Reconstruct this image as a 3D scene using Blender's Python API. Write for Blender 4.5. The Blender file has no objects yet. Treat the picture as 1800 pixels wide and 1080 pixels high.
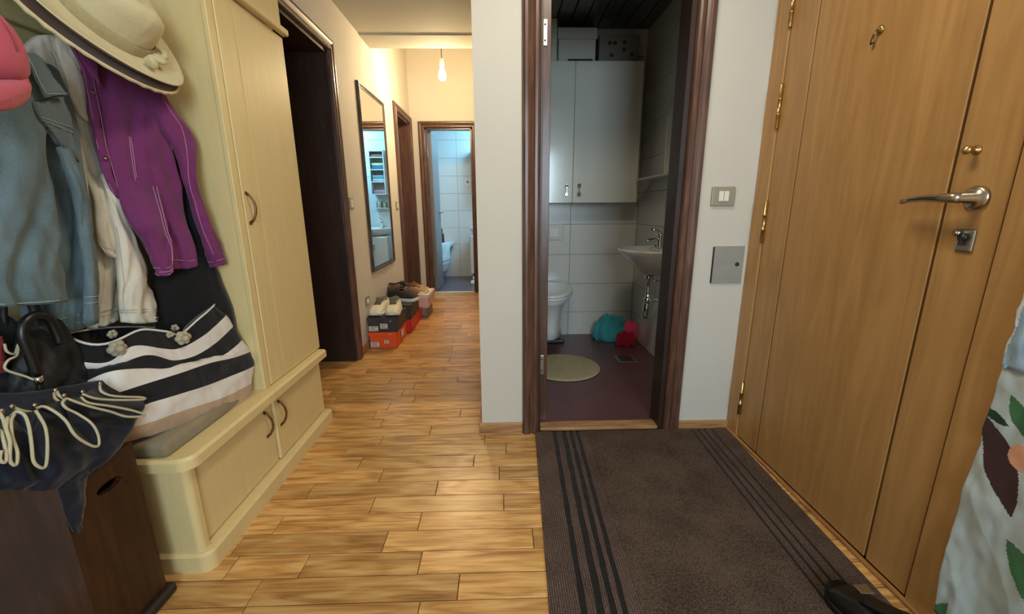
import bpy, bmesh, math, random
from mathutils import Vector, Matrix, noise
random.seed(7)
PI = math.pi
scn = bpy.context.scene
COL = scn.collection

# ------------------------------------------------------------------ camera
cd = bpy.data.cameras.new('camera'); cam = bpy.data.objects.new('camera', cd); COL.objects.link(cam)
cd.sensor_width = 36.0; cd.lens = 14.642; cd.clip_start = 0.02
RT = Vector((0.9995992, -0.0273284, -0.0073843))
DN = Vector((-0.0135662, -0.2335040, -0.9722612))
FW = Vector((0.0248461, 0.9719717, -0.2337811))
mw = Matrix((( RT.x, -DN.x, -FW.x, 0.0), (RT.y, -DN.y, -FW.y, 0.0), (RT.z, -DN.z, -FW.z, 1.05), (0, 0, 0, 1)))
cam.matrix_world = mw
scn.camera = cam

# ------------------------------------------------------------------ world, lights, exposure
scn.view_settings.view_transform = 'Standard'
scn.view_settings.look = 'None'
scn.view_settings.gamma = 1.0
scn.view_settings.use_curve_mapping = False
scn.view_settings.exposure = 0.66
wd = bpy.data.worlds.new('daylight'); scn.world = wd; wd.use_nodes = True
wd.node_tree.nodes['Background'].inputs[0].default_value = (0.55, 0.75, 1.0, 1)
wd.node_tree.nodes['Background'].inputs[1].default_value = 1.0

def area(name, loc, aim, sx, sy, power, col, spread=PI):
    l = bpy.data.lights.new(name, 'AREA'); l.shape = 'RECTANGLE'; l.size = sx; l.size_y = sy
    l.energy = power; l.color = col; l.spread = spread
    o = bpy.data.objects.new(name, l); COL.objects.link(o); o.location = loc
    o.rotation_euler = (Vector(aim) - Vector(loc)).to_track_quat('-Z', 'Y').to_euler()
    return o
def point(name, loc, power, col, r=0.05):
    l = bpy.data.lights.new(name, 'POINT'); l.energy = power; l.color = col; l.shadow_soft_size = r
    o = bpy.data.objects.new(name, l); COL.objects.link(o); o.location = loc
    return o
# daylight through the window of the room behind the camera
area('window_daylight', (0.57, -2.29, 1.49), (0.62, 0, 1.2), 0.95, 1.15, 44, (0.66, 0.86, 1.0))
# ceiling lamp over the entrance
area('hall_ceiling_light', (0.22, 1.0, 2.285), (0.22, 1.001, 0), 0.42, 0.42, 9.0, (1.0, 0.88, 0.68))
# bare bulb in the corridor
point('corridor_bulb_light', (-0.50, 4.1, 2.17), 58, (1.0, 0.76, 0.44), 0.045)
# bathroom: cool blue area light added high on the right, source unseen
area('bathroom_cool_light', (0.25, 5.85, 2.15), (-0.75, 6.3, 1.2), 0.9, 0.5, 25, (0.28, 0.67, 1.0))

# ------------------------------------------------------------------ materials
def S(r, g, b):
    f = lambda c: (c/255/12.92) if c/255 <= 0.04045 else ((c/255+0.055)/1.055)**2.4
    return (f(r), f(g), f(b), 1)
def nt(name):
    m = bpy.data.materials.new(name); m.use_nodes = True
    n = m.node_tree.nodes; return m, n, m.node_tree.links, n['Principled BSDF']
def mat(name, c, rough=0.5, metal=0.0, var=0.0, scale=8.0, bump=0.0, bscale=60.0, stretch=(1,1,1), spec=0.5, coat=0.0, trans=0.0, emis=None, sheen=0.0):
    m, n, l, b = nt(name)
    b.inputs['Roughness'].default_value = rough; b.inputs['Metallic'].default_value = metal
    b.inputs['Specular IOR Level'].default_value = spec; b.inputs['Coat Weight'].default_value = coat
    b.inputs['Coat Roughness'].default_value = 0.08
    b.inputs['Transmission Weight'].default_value = trans; b.inputs['Sheen Weight'].default_value = sheen
    b.inputs['Base Color'].default_value = c
    tc = n.new('ShaderNodeTexCoord'); mp = n.new('ShaderNodeMapping'); mp.inputs['Scale'].default_value = stretch
    l.new(tc.outputs['Object'], mp.inputs['Vector'])
    nz = n.new('ShaderNodeTexNoise'); nz.inputs['Scale'].default_value = scale; nz.inputs['Detail'].default_value = 5
    l.new(mp.outputs[0], nz.inputs['Vector'])
    if var > 0:
        rp = n.new('ShaderNodeValToRGB')
        rp.color_ramp.elements[0].position = 0.3; rp.color_ramp.elements[1].position = 0.7
        rp.color_ramp.elements[0].color = tuple(x*(1-var) for x in c[:3]) + (1,)
        rp.color_ramp.elements[1].color = tuple(min(1, x*(1+var)) for x in c[:3]) + (1,)
        l.new(nz.outputs['Fac'], rp.inputs['Fac']); l.new(rp.outputs[0], b.inputs['Base Color'])
    if bump > 0:
        n2 = n.new('ShaderNodeTexNoise'); n2.inputs['Scale'].default_value = bscale; n2.inputs['Detail'].default_value = 3
        l.new(mp.outputs[0], n2.inputs['Vector'])
        bp = n.new('ShaderNodeBump'); bp.inputs['Strength'].default_value = bump; bp.inputs['Distance'].default_value = 0.004
        l.new(n2.outputs['Fac'], bp.inputs['Height']); l.new(bp.outputs[0], b.inputs['Normal'])
    if emis:
        b.inputs['Emission Color'].default_value = emis[0]; b.inputs['Emission Strength'].default_value = emis[1]
    return m
def wood(name, cols, axis='X', rough=0.4, rnd=True, fine=1.0, coat=0.0, contrast=1.0, sc=1.0, bump=0.15):
    """procedural wood: cols = dark, mid, light; grain runs along axis; each object gets its own offset and tone"""
    m, n, l, b = nt(name)
    b.inputs['Roughness'].default_value = rough; b.inputs['Coat Weight'].default_value = coat; b.inputs['Coat Roughness'].default_value = 0.2
    tc = n.new('ShaderNodeTexCoord'); oi = n.new('ShaderNodeObjectInfo')
    ad = n.new('ShaderNodeVectorMath'); ad.operation = 'ADD'
    mu = n.new('ShaderNodeMath'); mu.operation = 'MULTIPLY'; mu.inputs[1].default_value = 37.0 if rnd else 0.0
    l.new(oi.outputs['Random'], mu.inputs[0])
    l.new(tc.outputs['Object'], ad.inputs[0]); l.new(mu.outputs[0], ad.inputs[1])
    def mapped(a, c):
        mp = n.new('ShaderNodeMapping')
        mp.inputs['Scale'].default_value = {'X': (a, c, c), 'Y': (c, a, c), 'Z': (c, c, a)}[axis]
        l.new(ad.outputs[0], mp.inputs['Vector']); return mp
    g1 = n.new('ShaderNodeTexNoise'); g1.inputs['Scale'].default_value = 1.0; g1.inputs['Detail'].default_value = 5; g1.inputs['Distortion'].default_value = 1.6
    l.new(mapped(3.0*sc, 34*sc).outputs[0], g1.inputs['Vector'])
    # cathedral rings from a distorted noise folded by a sine
    sn = n.new('ShaderNodeMath'); sn.operation = 'MULTIPLY'; sn.inputs[1].default_value = 30.0
    g2 = n.new('ShaderNodeTexNoise'); g2.inputs['Scale'].default_value = 1.0; g2.inputs['Detail'].default_value = 1.5
    l.new(mapped(2.6*sc, 9*sc).outputs[0], g2.inputs['Vector']); l.new(g2.outputs['Fac'], sn.inputs[0])
    si = n.new('ShaderNodeMath'); si.operation = 'SINE'; l.new(sn.outputs[0], si.inputs[0])
    g3 = n.new('ShaderNodeTexNoise'); g3.inputs['Scale'].default_value = 1.0; g3.inputs['Detail'].default_value = 3
    l.new(mapped(9*sc, 260*sc*fine).outputs[0], g3.inputs['Vector'])
    a1 = n.new('ShaderNodeMath'); a1.operation = 'MULTIPLY_ADD'; a1.inputs[1].default_value = 0.07*contrast
    l.new(si.outputs[0], a1.inputs[0]); l.new(g1.outputs['Fac'], a1.inputs[2])
    a2 = n.new('ShaderNodeMath'); a2.operation = 'MULTIPLY_ADD'; a2.inputs[1].default_value = 0.28*contrast
    l.new(g3.outputs['Fac'], a2.inputs[0]); l.new(a1.outputs[0], a2.inputs[2])
    rp = n.new('ShaderNodeValToRGB'); e = rp.color_ramp.elements
    e[0].position = 0.64-0.24/contrast**0.5; e[0].color = cols[0]; e[1].position = 0.64+0.2/contrast**0.5; e[1].color = cols[2]
    k = e.new(0.64); k.color = cols[1]
    l.new(a2.outputs[0], rp.inputs['Fac'])
    hs = n.new('ShaderNodeHueSaturation'); l.new(rp.outputs[0], hs.inputs['Color'])
    if rnd:
        mr = n.new('ShaderNodeMapRange'); mr.inputs['To Min'].default_value = 0.78; mr.inputs['To Max'].default_value = 1.18
        l.new(oi.outputs['Random'], mr.inputs['Value']); l.new(mr.outputs[0], hs.inputs['Value'])
    l.new(hs.outputs[0], b.inputs['Base Color'])
    bp = n.new('ShaderNodeBump'); bp.inputs['Strength'].default_value = bump; bp.inputs['Distance'].default_value = 0.002
    l.new(a2.outputs[0], bp.inputs['Height']); l.new(bp.outputs[0], b.inputs['Normal'])
    return m
def cloth(name, c, var=0.12, weave=900, rough=0.9, bump=0.25, worn=0.0, wrinkle=0.45):
    m, n, l, b = nt(name); b.inputs['Roughness'].default_value = rough; b.inputs['Specular IOR Level'].default_value = 0.25
    b.inputs['Sheen Weight'].default_value = 0.15
    tc = n.new('ShaderNodeTexCoord')
    a = n.new('ShaderNodeTexNoise'); a.inputs['Scale'].default_value = 9; a.inputs['Detail'].default_value = 6
    w = n.new('ShaderNodeTexNoise'); w.inputs['Scale'].default_value = weave*0.35; w.inputs['Detail'].default_value = 2
    l.new(tc.outputs['Object'], a.inputs['Vector']); l.new(tc.outputs['Object'], w.inputs['Vector'])
    ad = n.new('ShaderNodeMath'); ad.operation = 'MULTIPLY_ADD'; ad.inputs[1].default_value = 0.5
    l.new(w.outputs['Fac'], ad.inputs[0]); l.new(a.outputs['Fac'], ad.inputs[2])
    rp = n.new('ShaderNodeValToRGB'); e = rp.color_ramp.elements
    e[0].position = 0.5; e[1].position = 1.0
    e[0].color = tuple(x*(1-var) for x in c[:3]) + (1,); e[1].color = tuple(min(1, x*(1+var)+worn) for x in c[:3]) + (1,)
    l.new(ad.outputs[0], rp.inputs['Fac']); l.new(rp.outputs[0], b.inputs['Base Color'])
    bp = n.new('ShaderNodeBump'); bp.inputs['Strength'].default_value = bump; bp.inputs['Distance'].default_value = 0.0015
    l.new(w.outputs['Fac'], bp.inputs['Height'])
    wk = n.new('ShaderNodeTexNoise'); wk.inputs['Scale'].default_value = 13; wk.inputs['Detail'].default_value = 1.2; wk.inputs['Distortion'].default_value = 0.4
    wm = n.new('ShaderNodeMapping'); wm.inputs['Scale'].default_value = (1, 1.6, 0.7); l.new(tc.outputs['Object'], wm.inputs['Vector']); l.new(wm.outputs[0], wk.inputs['Vector'])
    b2 = n.new('ShaderNodeBump'); b2.inputs['Strength'].default_value = wrinkle; b2.inputs['Distance'].default_value = 0.013
    l.new(wk.outputs['Fac'], b2.inputs['Height']); l.new(bp.outputs[0], b2.inputs['Normal']); l.new(b2.outputs[0], b.inputs['Normal'])
    return m

M = {}
M['wall'] = mat('painted_plaster', S(206, 199, 187), 0.75, var=0.02, scale=3, bump=0.06, bscale=90)
M['ceiling'] = mat('ceiling_paint', S(184, 182, 170), 0.85)
M['plank'] = wood('oak_plank', (S(158, 108, 56), S(204, 152, 88), S(226, 180, 116)), 'X', 0.30, True, 1.0, 0.0, 1.1, 1.0, 0.22)
M['joint'] = mat('dark_joint', S(70, 45, 22), 0.9)
M['oakstrip'] = wood('oak_strip', (S(140, 98, 60), S(172, 128, 84), S(188, 146, 100)), 'X', 0.35, False)
M['oakstripy'] = wood('oak_strip_long', (S(130, 85, 45), S(165, 115, 66), S(185, 138, 85)), 'Y', 0.4, False)
M['walnut'] = wood('walnut_veneer', (S(70, 46, 36), S(92, 62, 49), S(112, 80, 64)), 'Z', 0.32, False, 0.7, 0.0, 0.8)
M['walnutx'] = wood('walnut_veneer_across', (S(66, 36, 26), S(90, 50, 36), S(112, 66, 48)), 'X', 0.32, False, 0.7, 0.0, 0.8)
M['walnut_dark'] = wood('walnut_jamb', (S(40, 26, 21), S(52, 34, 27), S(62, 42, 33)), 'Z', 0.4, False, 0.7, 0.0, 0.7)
M['beech'] = wood('beech_veneer', (S(164, 122, 72), S(182, 138, 84), S(194, 150, 95)), 'Z', 0.42, False, 1.0, 0.0, 0.5, 0.6, 0.05)
M['groove'] = mat('groove_dark', S(58, 32, 14), 0.8)
M['cream'] = wood('cream_lacquer', (S(218, 194, 138), S(223, 200, 145), S(227, 205, 151)), 'Z', 0.42, False, 0.6, 0.0, 0.4, 1.0, 0.03)
M['cream_shaded'] = wood('cream_lacquer_shaded', (S(168, 156, 110), S(176, 164, 118), S(182, 170, 124)), 'Z', 0.5, False, 0.6, 0.0, 0.4)  # darker copy of the cream: shade behind the coats put into the colour
M['bronze'] = mat('aged_bronze', S(120, 96, 66), 0.38, 1.0, var=0.2, scale=60)
M['brass'] = mat('satin_brass', S(190, 158, 105), 0.32, 1.0, var=0.15, scale=80)
M['nickel'] = mat('satin_nickel', S(175, 160, 140), 0.28, 1.0)
M['chrome'] = mat('chrome', S(215, 215, 215), 0.08, 1.0)
M['steel'] = mat('steel_plate', S(190, 185, 175), 0.35, 1.0)
M['darksteel'] = mat('dark_steel', S(60, 58, 56), 0.4, 0.8)
M['black'] = mat('black_plastic', S(14, 14, 15), 0.35)
M['tile'] = mat('white_tile', S(205, 203, 196), 0.22, var=0.015, scale=4)
M['grout'] = mat('grout', S(120, 118, 112), 0.9)
M['purplefloor'] = mat('purple_tile', S(98, 62, 66), 0.3, var=0.1, scale=6)
M['ceramic'] = mat('white_ceramic', S(225, 225, 222), 0.12, coat=0.4)
M['gloss'] = mat('gloss_white_lacquer', S(205, 203, 192), 0.14, coat=0.3)
M['slat'] = mat('dark_ceiling_slat', S(92, 98, 98), 0.25, metal=0.3)
M['mirror'] = mat('mirror_silver', S(235, 240, 238), 0.01, 1.0)
M['mirrorframe'] = wood('mirror_frame', (S(50, 40, 34), S(72, 58, 48), S(96, 80, 66)), 'Z', 0.35, False)
M['plate'] = mat('switch_plate_taupe', S(160, 150, 132), 0.4, 0.2)
M['rocker'] = mat('switch_rocker_white', S(232, 226, 212), 0.4)
M['greybox'] = mat('grey_metal_cover', S(158, 155, 146), 0.45, 0.2, var=0.05, scale=20)
M['stand'] = wood('mahogany_board', (S(34, 19, 13), S(48, 26, 17), S(60, 34, 22)), 'Z', 0.35, False, 0.7)
M['standfoot'] = mat('dark_foot', S(44, 34, 30), 0.5, var=0.2)
M['emis'] = mat('bulb_glow', (1, 0.8, 0.5, 1), 0.5, emis=((1, 0.80, 0.48, 1), 26.0))

# ------------------------------------------------------------------ mesh helpers
class MB:
    def __init__(s): s.bm = bmesh.new(); s.mi = 0
    def _new(s, fs):
        for f in fs: f.material_index = s.mi
    def box(s, x0, x1, y0, y1, z0, z1, bev=0.0, seg=1):
        t = bmesh.new(); bmesh.ops.create_cube(t, size=1)
        sc = Vector((abs(x1-x0), abs(y1-y0), abs(z1-z0))); c = Vector(((x0+x1)/2, (y0+y1)/2, (z0+z1)/2))
        for v in t.verts: v.co = Vector((v.co.x*sc.x, v.co.y*sc.y, v.co.z*sc.z)) + c
        if bev > 0: bmesh.ops.bevel(t, geom=t.edges[:], offset=bev, segments=seg, profile=0.5, affect='EDGES')
        s.merge(t); return s
    def merge(s, t):
        mp = {v: s.bm.verts.new(v.co) for v in t.verts}
        for f in t.faces:
            try: g = s.bm.faces.new([mp[v] for v in f.verts]); g.material_index = s.mi; g.smooth = f.smooth
            except ValueError: pass
        t.free()
    def loft(s, rings, closed=True, cap=True, smooth=True):
        R = [[s.bm.verts.new(p) for p in r] for r in rings]; n = len(R[0])
        for a, b in zip(R, R[1:]):
            for i in range(n if closed else n-1):
                j = (i+1) % n
                try: f = s.bm.faces.new((a[i], a[j], b[j], b[i])); f.smooth = smooth; f.material_index = s.mi
                except ValueError: pass
        if cap and closed:
            for r in (R[0], R[-1]):
                try: f = s.bm.faces.new(r); f.material_index = s.mi
                except ValueError: pass
        return s
    def tube(s, pts, r, n=8, cap=True):
        pts = [Vector(p) for p in pts]
        rr = r if isinstance(r, (list, tuple)) else [r]*len(pts)
        up = Vector((0, 0, 1)); rings = []
        t0 = (pts[1]-pts[0]).normalized()
        a = t0.cross(up) if abs(t0.z) < .95 else t0.cross(Vector((1, 0, 0)))
        a.normalize()
        for i, p in enumerate(pts):
            t = (pts[min(i+1, len(pts)-1)] - pts[max(i-1, 0)])
            if t.length < 1e-9: t = t0
            t.normalize(); a = a - t*a.dot(t)
            if a.length < 1e-6: a = t.orthogonal()
            a.normalize(); b = t.cross(a)
            rings.append([p + (a*math.cos(2*PI*k/n) + b*math.sin(2*PI*k/n))*rr[i] for k in range(n)])
        return s.loft(rings, True, cap)
    def lathe(s, prof, loc=(0, 0, 0), n=24, mx=None, cap=True):
        mx = mx or Matrix.Identity(3); L = Vector(loc); rings = []
        for r, z in prof:
            rings.append([L + mx @ Vector((r*math.cos(2*PI*k/n), r*math.sin(2*PI*k/n), z)) for k in range(n)])
        return s.loft(rings, True, cap)
    def poly_prism(s, pts, off):
        """flat polygon pts extruded by vector off"""
        a = [s.bm.verts.new(p) for p in pts]; b = [s.bm.verts.new(Vector(p)+Vector(off)) for p in pts]; n = len(a)
        for i in range(n):
            f = s.bm.faces.new((a[i], a[(i+1) % n], b[(i+1) % n], b[i])); f.material_index = s.mi
        f1 = s.bm.faces.new(a[::-1]); f2 = s.bm.faces.new(b); f1.material_index = f2.material_index = s.mi
        return s
    def build(s, name, mats, parent=None, loc=None, **kw):
        bmesh.ops.recalc_face_normals(s.bm, faces=s.bm.faces[:])
        me = bpy.data.meshes.new(name); L = Vector((0, 0, 0))
        if loc is not None: L = Vector(loc)
        base = wpos(parent) + L
        for v in s.bm.verts: v.co -= base
        s.bm.to_mesh(me); s.bm.free()
        for m in (mats if isinstance(mats, (list, tuple)) else [mats]): me.materials.append(m)
        o = bpy.data.objects.new(name, me); COL.objects.link(o); o.parent = parent; o.location = L
        for k, v in kw.items(): o[k] = v
        return o
def wpos(o):
    p = Vector((0, 0, 0))
    while o is not None: p += o.location; o = o.parent
    return p
def empty(name, loc, label=None, cat=None, group=None, kind=None):
    o = bpy.data.objects.new(name, None); COL.objects.link(o); o.location = loc; o.empty_display_size = 0.1
    if label: o['label'] = label
    if cat: o['category'] = cat
    if group: o['group'] = group
    if kind: o['kind'] = kind
    return o
def tag(o, label, cat, group=None):
    o['label'] = label; o['category'] = cat
    if group: o['group'] = group
    return o
def cr(a, b, c, d, t):
    return 0.5*((2*b) + (c-a)*t + (2*a-5*b+4*c-d)*t*t + (3*b-a-3*c+d)*t**3)
def spline(pts, sub):
    P = [Vector(p) for p in pts]; P = [P[0]*2-P[1]] + P + [P[-1]*2-P[-2]]; out = []
    for i in range(1, len(P)-2):
        for k in range(sub): out.append(cr(P[i-1], P[i], P[i+1], P[i+2], k/sub))
    out.append(P[-2]); return out
class Patch:
    """cloth piece: a grid of control points with folds, its own thickness and rim"""
    def __init__(s, rows, su=8, sv=8, th=0.006, bulge=0.0, amp=0.006, freq=3.0, skew=0.6, seed=0, wr=0.004, face=(1, -0.8, 0)):
        cols = [spline(r, su) for r in rows]
        nu = len(cols[0]); G = []
        vs = [spline([cols[j][i] for j in range(len(rows))], sv) for i in range(nu)]
        nv = len(vs[0]); s.nu, s.nv, s.sv = nu, nv, sv
        P = [[vs[i][j] for i in range(nu)] for j in range(nv)]
        fd = Vector(face); s.F = []; s.N = []; s.B = []
        for j in range(nv):
            rf, rn, rb = [], [], []
            for i in range(nu):
                du = P[j][min(i+1, nu-1)] - P[j][max(i-1, 0)]; dv = P[min(j+1, nv-1)][i] - P[max(j-1, 0)][i]
                n = du.cross(dv)
                if n.length < 1e-9: n = fd.copy()
                n.normalize()
                if n.dot(fd) < 0: n = -n
                u = i/(nu-1); v = j/(nv-1); edge = math.sin(PI*u)**0.5 if 0 < u < 1 else 0.0
                w = math.sin(2*PI*(freq*u + skew*v + 0.35*math.sin(2.3*v*PI+seed) + seed*0.37))
                w = w*0.6 + 0.4*(1-2*abs(w))
                d = amp*w*(0.35+0.65*min(1, v*1.6)) + wr*noise.noise(Vector((u*7+seed*3.1, v*9, seed))) + wr*0.7*noise.noise(Vector((P[j][i].y*40, P[j][i].z*26, seed*2.0)))
                d += bulge*edge
                rf.append(P[j][i] + n*d); rn.append(n)
                rb.append(P[j][i] + n*(d*0.4 - th - bulge*edge*1.4))
            s.F.append(rf); s.N.append(rn); s.B.append(rb)
    def at(s, u, v, off=0.0):
        a = min(max(u, 0), 1)*(s.nu-1); b = min(max(v, 0), 1)*(s.nv-1)
        i, j = min(int(a), s.nu-2), min(int(b), s.nv-2); fu, fv = a-i, b-j
        q = (s.F[j][i]*(1-fu)+s.F[j][i+1]*fu)*(1-fv) + (s.F[j+1][i]*(1-fu)+s.F[j+1][i+1]*fu)*fv
        return q + s.N[j][i]*off
    def mesh(s, name, mats, parent=None, rowmat=None, **kw):
        bm = bmesh.new()
        A = [[bm.verts.new(p) for p in r] for r in s.F]; B = [[bm.verts.new(p) for p in r] for r in s.B]
        def q(*v):
            try: f = bm.faces.new(v); f.smooth = True; return f
            except ValueError: return None
        for j in range(s.nv-1):
            k = rowmat[min(j//s.sv, len(rowmat)-1)] if rowmat else 0
            for i in range(s.nu-1):
                q(A[j][i], A[j][i+1], A[j+1][i+1], A[j+1][i]).material_index = k
                q(B[j][i+1], B[j][i], B[j+1][i], B[j+1][i+1]).material_index = k
            for i in (0, s.nu-1):
                q(A[j][i], A[j+1][i], B[j+1][i], B[j][i]).material_index = k
        for j in (0, s.nv-1):
            for i in range(s.nu-1): q(A[j][i], A[j][i+1], B[j][i+1], B[j][i]).material_index = rowmat[0 if j == 0 else -1] if rowmat else 0
        mb = MB(); mb.bm.free(); mb.bm = bm
        return mb.build(name, mats, parent, **kw)
    def seam(s, uv, r=0.0011, off=0.001, sub=6):
        pts = []
        for (u0, v0), (u1, v1) in zip(uv, uv[1:]):
            for k in range(sub): t = k/sub; pts.append(s.at(u0+(u1-u0)*t, v0+(v1-v0)*t, off))
        pts.append(s.at(uv[-1][0], uv[-1][1], off)); return pts

# ------------------------------------------------------------------ the setting
def struct(name, mb, m, parent=None): return mb.build(name, m, parent, kind='structure')
ST = dict(kind='structure')
W = M['wall']
# floor slab with recessed joints, boards laid one by one
floor = struct('floor', MB().box(-2.4, 1.2, -2.4, 5.25, -0.06, -0.006), M['joint'])
known = {  # measured butt joints, row number counted in boards from the camera side
 9: [-0.567], 8: [-0.702, 0.011], 7: [-0.607], 6: [-0.495, -0.019], 5: [-0.74, -0.259], 4: [-0.48, -0.002],
 3: [-0.773, -0.292], 2: [-0.388], 1: [-0.825, -0.608, -0.259], 0: [-0.707, -0.134], -1: [-0.234]}
rnd = random.Random(11)
def plank(x0, x1, y0, y1):
    g = 0.0011; e = 0.0020; h = rnd.uniform(-0.0004, 0.0004)
    mb = MB(); bm = mb.bm
    a = [(x0+g, y0+g), (x1-g, y0+g), (x1-g, y1-g), (x0+g, y1-g)]; b = [(x0+g+e, y0+g+e), (x1-g-e, y0+g+e), (x1-g-e, y1-g-e), (x0+g+e, y1-g-e)]
    r = [[bm.verts.new((x, y, z)) for x, y in q] for q, z in ((a, -0.006), (a, -0.0012+h), (b, h))]
    for p, q in zip(r, r[1:]):
        for i in range(4): bm.faces.new((p[i], p[(i+1) % 4], q[(i+1) % 4], q[i]))
    bm.faces.new(r[2])
    o = mb.build('plank', M['plank'], floor, loc=((x0+x1)/2, (y0+y1)/2, 0))
for k in range(-5, 50):
    y0 = 0.929 + 0.0864*k; y1 = y0+0.0864
    if y1 > 5.2: y1 = 5.2
    if y1-y0 < 0.01: continue
    lo = -1.32 if (y0 < 2.03 or 2.05 < y0 < 2.84) else -1.03
    if 2.05 < y0 < 2.84: lo = -1.30
    hi = 1.085 if y0 < 1.72 else (0.0 if y0 > 1.8 else 1.085)
    if y0 >= 1.79: hi = -0.10
    cuts = [lo]
    js = known.get(k)
    if js is None:
        js = []; x = lo + rnd.uniform(0.12, 0.5)
        while x < hi-0.12: js.append(x); x += rnd.uniform(0.42, 0.52)
    else:
        js = list(js); x = js[-1] + 0.48
        while x < hi-0.12: js.append(x); x += 0.48
        x = js[0] - 0.47
        while x > lo+0.12: js.insert(0, x); x -= 0.47
    xs = [lo] + js + [hi]
    for a, b in zip(xs, xs[1:]): plank(a, b, y0, min(y1, 5.2))
mb = MB(); yy = 0.497
while yy > -2.3:
    x = -1.35 - rnd.random()*0.4
    while x < 1.08: mb.box(x+.001, min(x+0.479, 1.085), yy-0.0854, yy, -0.006, 0); x += 0.48
    yy -= 0.0864
mb.build('plank_field', M['plank'], floor, kind='stuff')
struct('floor_side_room', MB().box(-2.4, -1.305, 2.05, 2.9, -0.006, 0.001), mat('side_room_floor', S(150, 128, 98), 0.5, var=.1))

struct('ceiling', MB().box(-1.35, 1.25, -2.4, 3.5, 2.305, 2.85), M['ceiling'])
struct('trim_1', MB().box(-1.03, -0.10, 3.5, 3.765, 2.296, 2.85, 0.002), M['ceiling'])
struct('ceiling_corridor', MB().box(-1.35, 0.0, 3.765, 5.32, 2.82, 2.9), M['ceiling'])
# left wall: thick wall with two doorways
w = MB(); X0, X1 = -1.30, -1.03
w.box(X0, X1, 1.99, 2.13, 0, 2.9).box(X0, X1, 2.13, 2.815, 1.975, 2.9).box(X0, X1, 2.815, 4.475, 0, 2.9).box(X0, X1, 4.475, 5.12, 1.985, 2.9).box(X0, X1, 5.12, 5.32, 0, 2.9)
w.box(-1.34, -1.22, -2.4, 1.99, 0, 2.4)
wall_left = struct('wall_left', w, W)
w = MB(); w.box(-0.10, 0.165, 1.80, 1.90, 0, 2.32).box(0.765, 1.2, 1.80, 1.90, 0, 2.32).box(0.165, 0.765, 1.80, 1.90, 2.02, 2.32)
struct('wall_front', w, W)
struct('wall_corridor', MB().box(-0.10, 0.0, 1.90, 5.3, 0, 2.9), W)
w = MB(); w.box(-1.03, -0.865, 5.2, 5.3, 0, 2.9).box(-0.32, -0.10, 5.2, 5.3, 0, 2.9).box(-0.865, -0.32, 5.2, 5.3, 1.945, 2.9)
struct('wall_end', w, W)
w = MB(); w.box(1.085, 1.2, -2.4, 0.80, 0, 2.35).box(1.085, 1.2, 0.80, 1.80, 2.06, 2.35).box(1.2, 1.25, 0.75, 1.9, 0, 2.35)
struct('wall_right', w, W)
w = MB(); w.box(-1.35, 0.1, -2.4, -2.3, 0, 2.35).box(1.45, 1.2, -2.4, -2.3, 0, 2.35) if False else w.box(-1.35, 0.05, -2.4, -2.3, 0, 2.35)
w.box(0.05, 1.2, -2.4, -2.3, 0, 0.85).box(0.05, 1.2, -2.4, -2.3, 2.12, 2.35)
struct('wall_back', w, W)
wn = MB()
for a in ((0.05, 0.11, 0.85, 2.12), (1.02, 1.085, 0.85, 2.12), (0.05, 1.085, 0.85, 0.91), (0.05, 1.085, 2.06, 2.12), (0.55, 0.6, 0.85, 2.12)):
    wn.box(a[0], a[1], -2.38, -2.32, a[2], a[3], 0.004)
struct('window_1', wn, M['rocker'])
# side room behind the first doorway, closed and dark
w = MB(); w.box(-2.45, -2.4, 1.9, 3.0, 0, 2.4).box(-2.45, -1.30, 1.9, 1.99, 0, 2.4).box(-2.45, -1.30, 2.95, 3.0, 0, 2.4).box(-2.45, -1.30, 1.9, 3.0, 2.4, 2.45)
struct('wall_side_room', w, W)
# wooden skirting
struct('baseboard_left', MB().box(-1.03, -1.018, 2.89, 4.40, 0, 0.055, 0.002), M['oakstripy'])
bb = MB(); bb.box(-0.112, 0.09, 1.788, 1.80, 0, 0.052, 0.002)
struct('baseboard_front', bb, M['oakstrip'])
struct('baseboard_front_right', MB().box(0.84, 1.085, 1.788, 1.80, 0, 0.045, 0.002), M['oakstrip'])
struct('trim_2', MB().box(-0.114, 0.09, 1.774, 1.788, 0, 0.008, 0.002), M['oakstrip'])
struct('baseboard_corridor', MB().box(-0.112, -0.10, 1.80, 5.2, 0, 0.052, 0.002), M['oakstripy'])

PROF = [(0, 0), (0, .014), (.004, .021), (.012, .026), (.022, .026), (.028, .019), (.032, .017), (.042, .022), (.052, .026), (.062, .026), (.070, .020), (.074, .010), (.074, 0)]
def architrave(mb, u0, u1, H, fn, wd=0.074):
    k = wd/0.074
    rings = [[fn(u0-w*k, 0, d) for w, d in PROF], [fn(u0-w*k, H+w*k, d) for w, d in PROF], [fn(u1+w*k, H+w*k, d) for w, d in PROF], [fn(u1+w*k, 0, d) for w, d in PROF]]
    mb.loft(rings, closed=False, cap=False, smooth=False)
    # back closing sheet so the moulding is a solid
    for a, b in zip(rings, rings[1:]):
        mb.bm.faces.new([mb.bm.verts.new(p) for p in (a[0], a[-1], b[-1], b[0])])
    return mb
def hinge(parent, fn_loc, z0, z1, m, r=0.007, name='hinge'):
    mb = MB(); x, y = fn_loc; h = z1-z0
    mb.lathe([(0.0, z0-0.006), (r*0.7, z0-0.004), (r, z0), (r, z0+h*0.3), (r*1.12, z0+h*0.305), (r*1.12, z0+h*0.33), (r, z0+h*0.335), (r, z0+h*0.66), (r*1.12, z0+h*0.665), (r*1.12, z0+h*0.69), (r, z0+h*0.695), (r, z1), (r*0.7, z1+0.004), (0.0, z1+0.006)], (x, y, 0), 12)
    return mb.build(name, m, parent)
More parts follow.
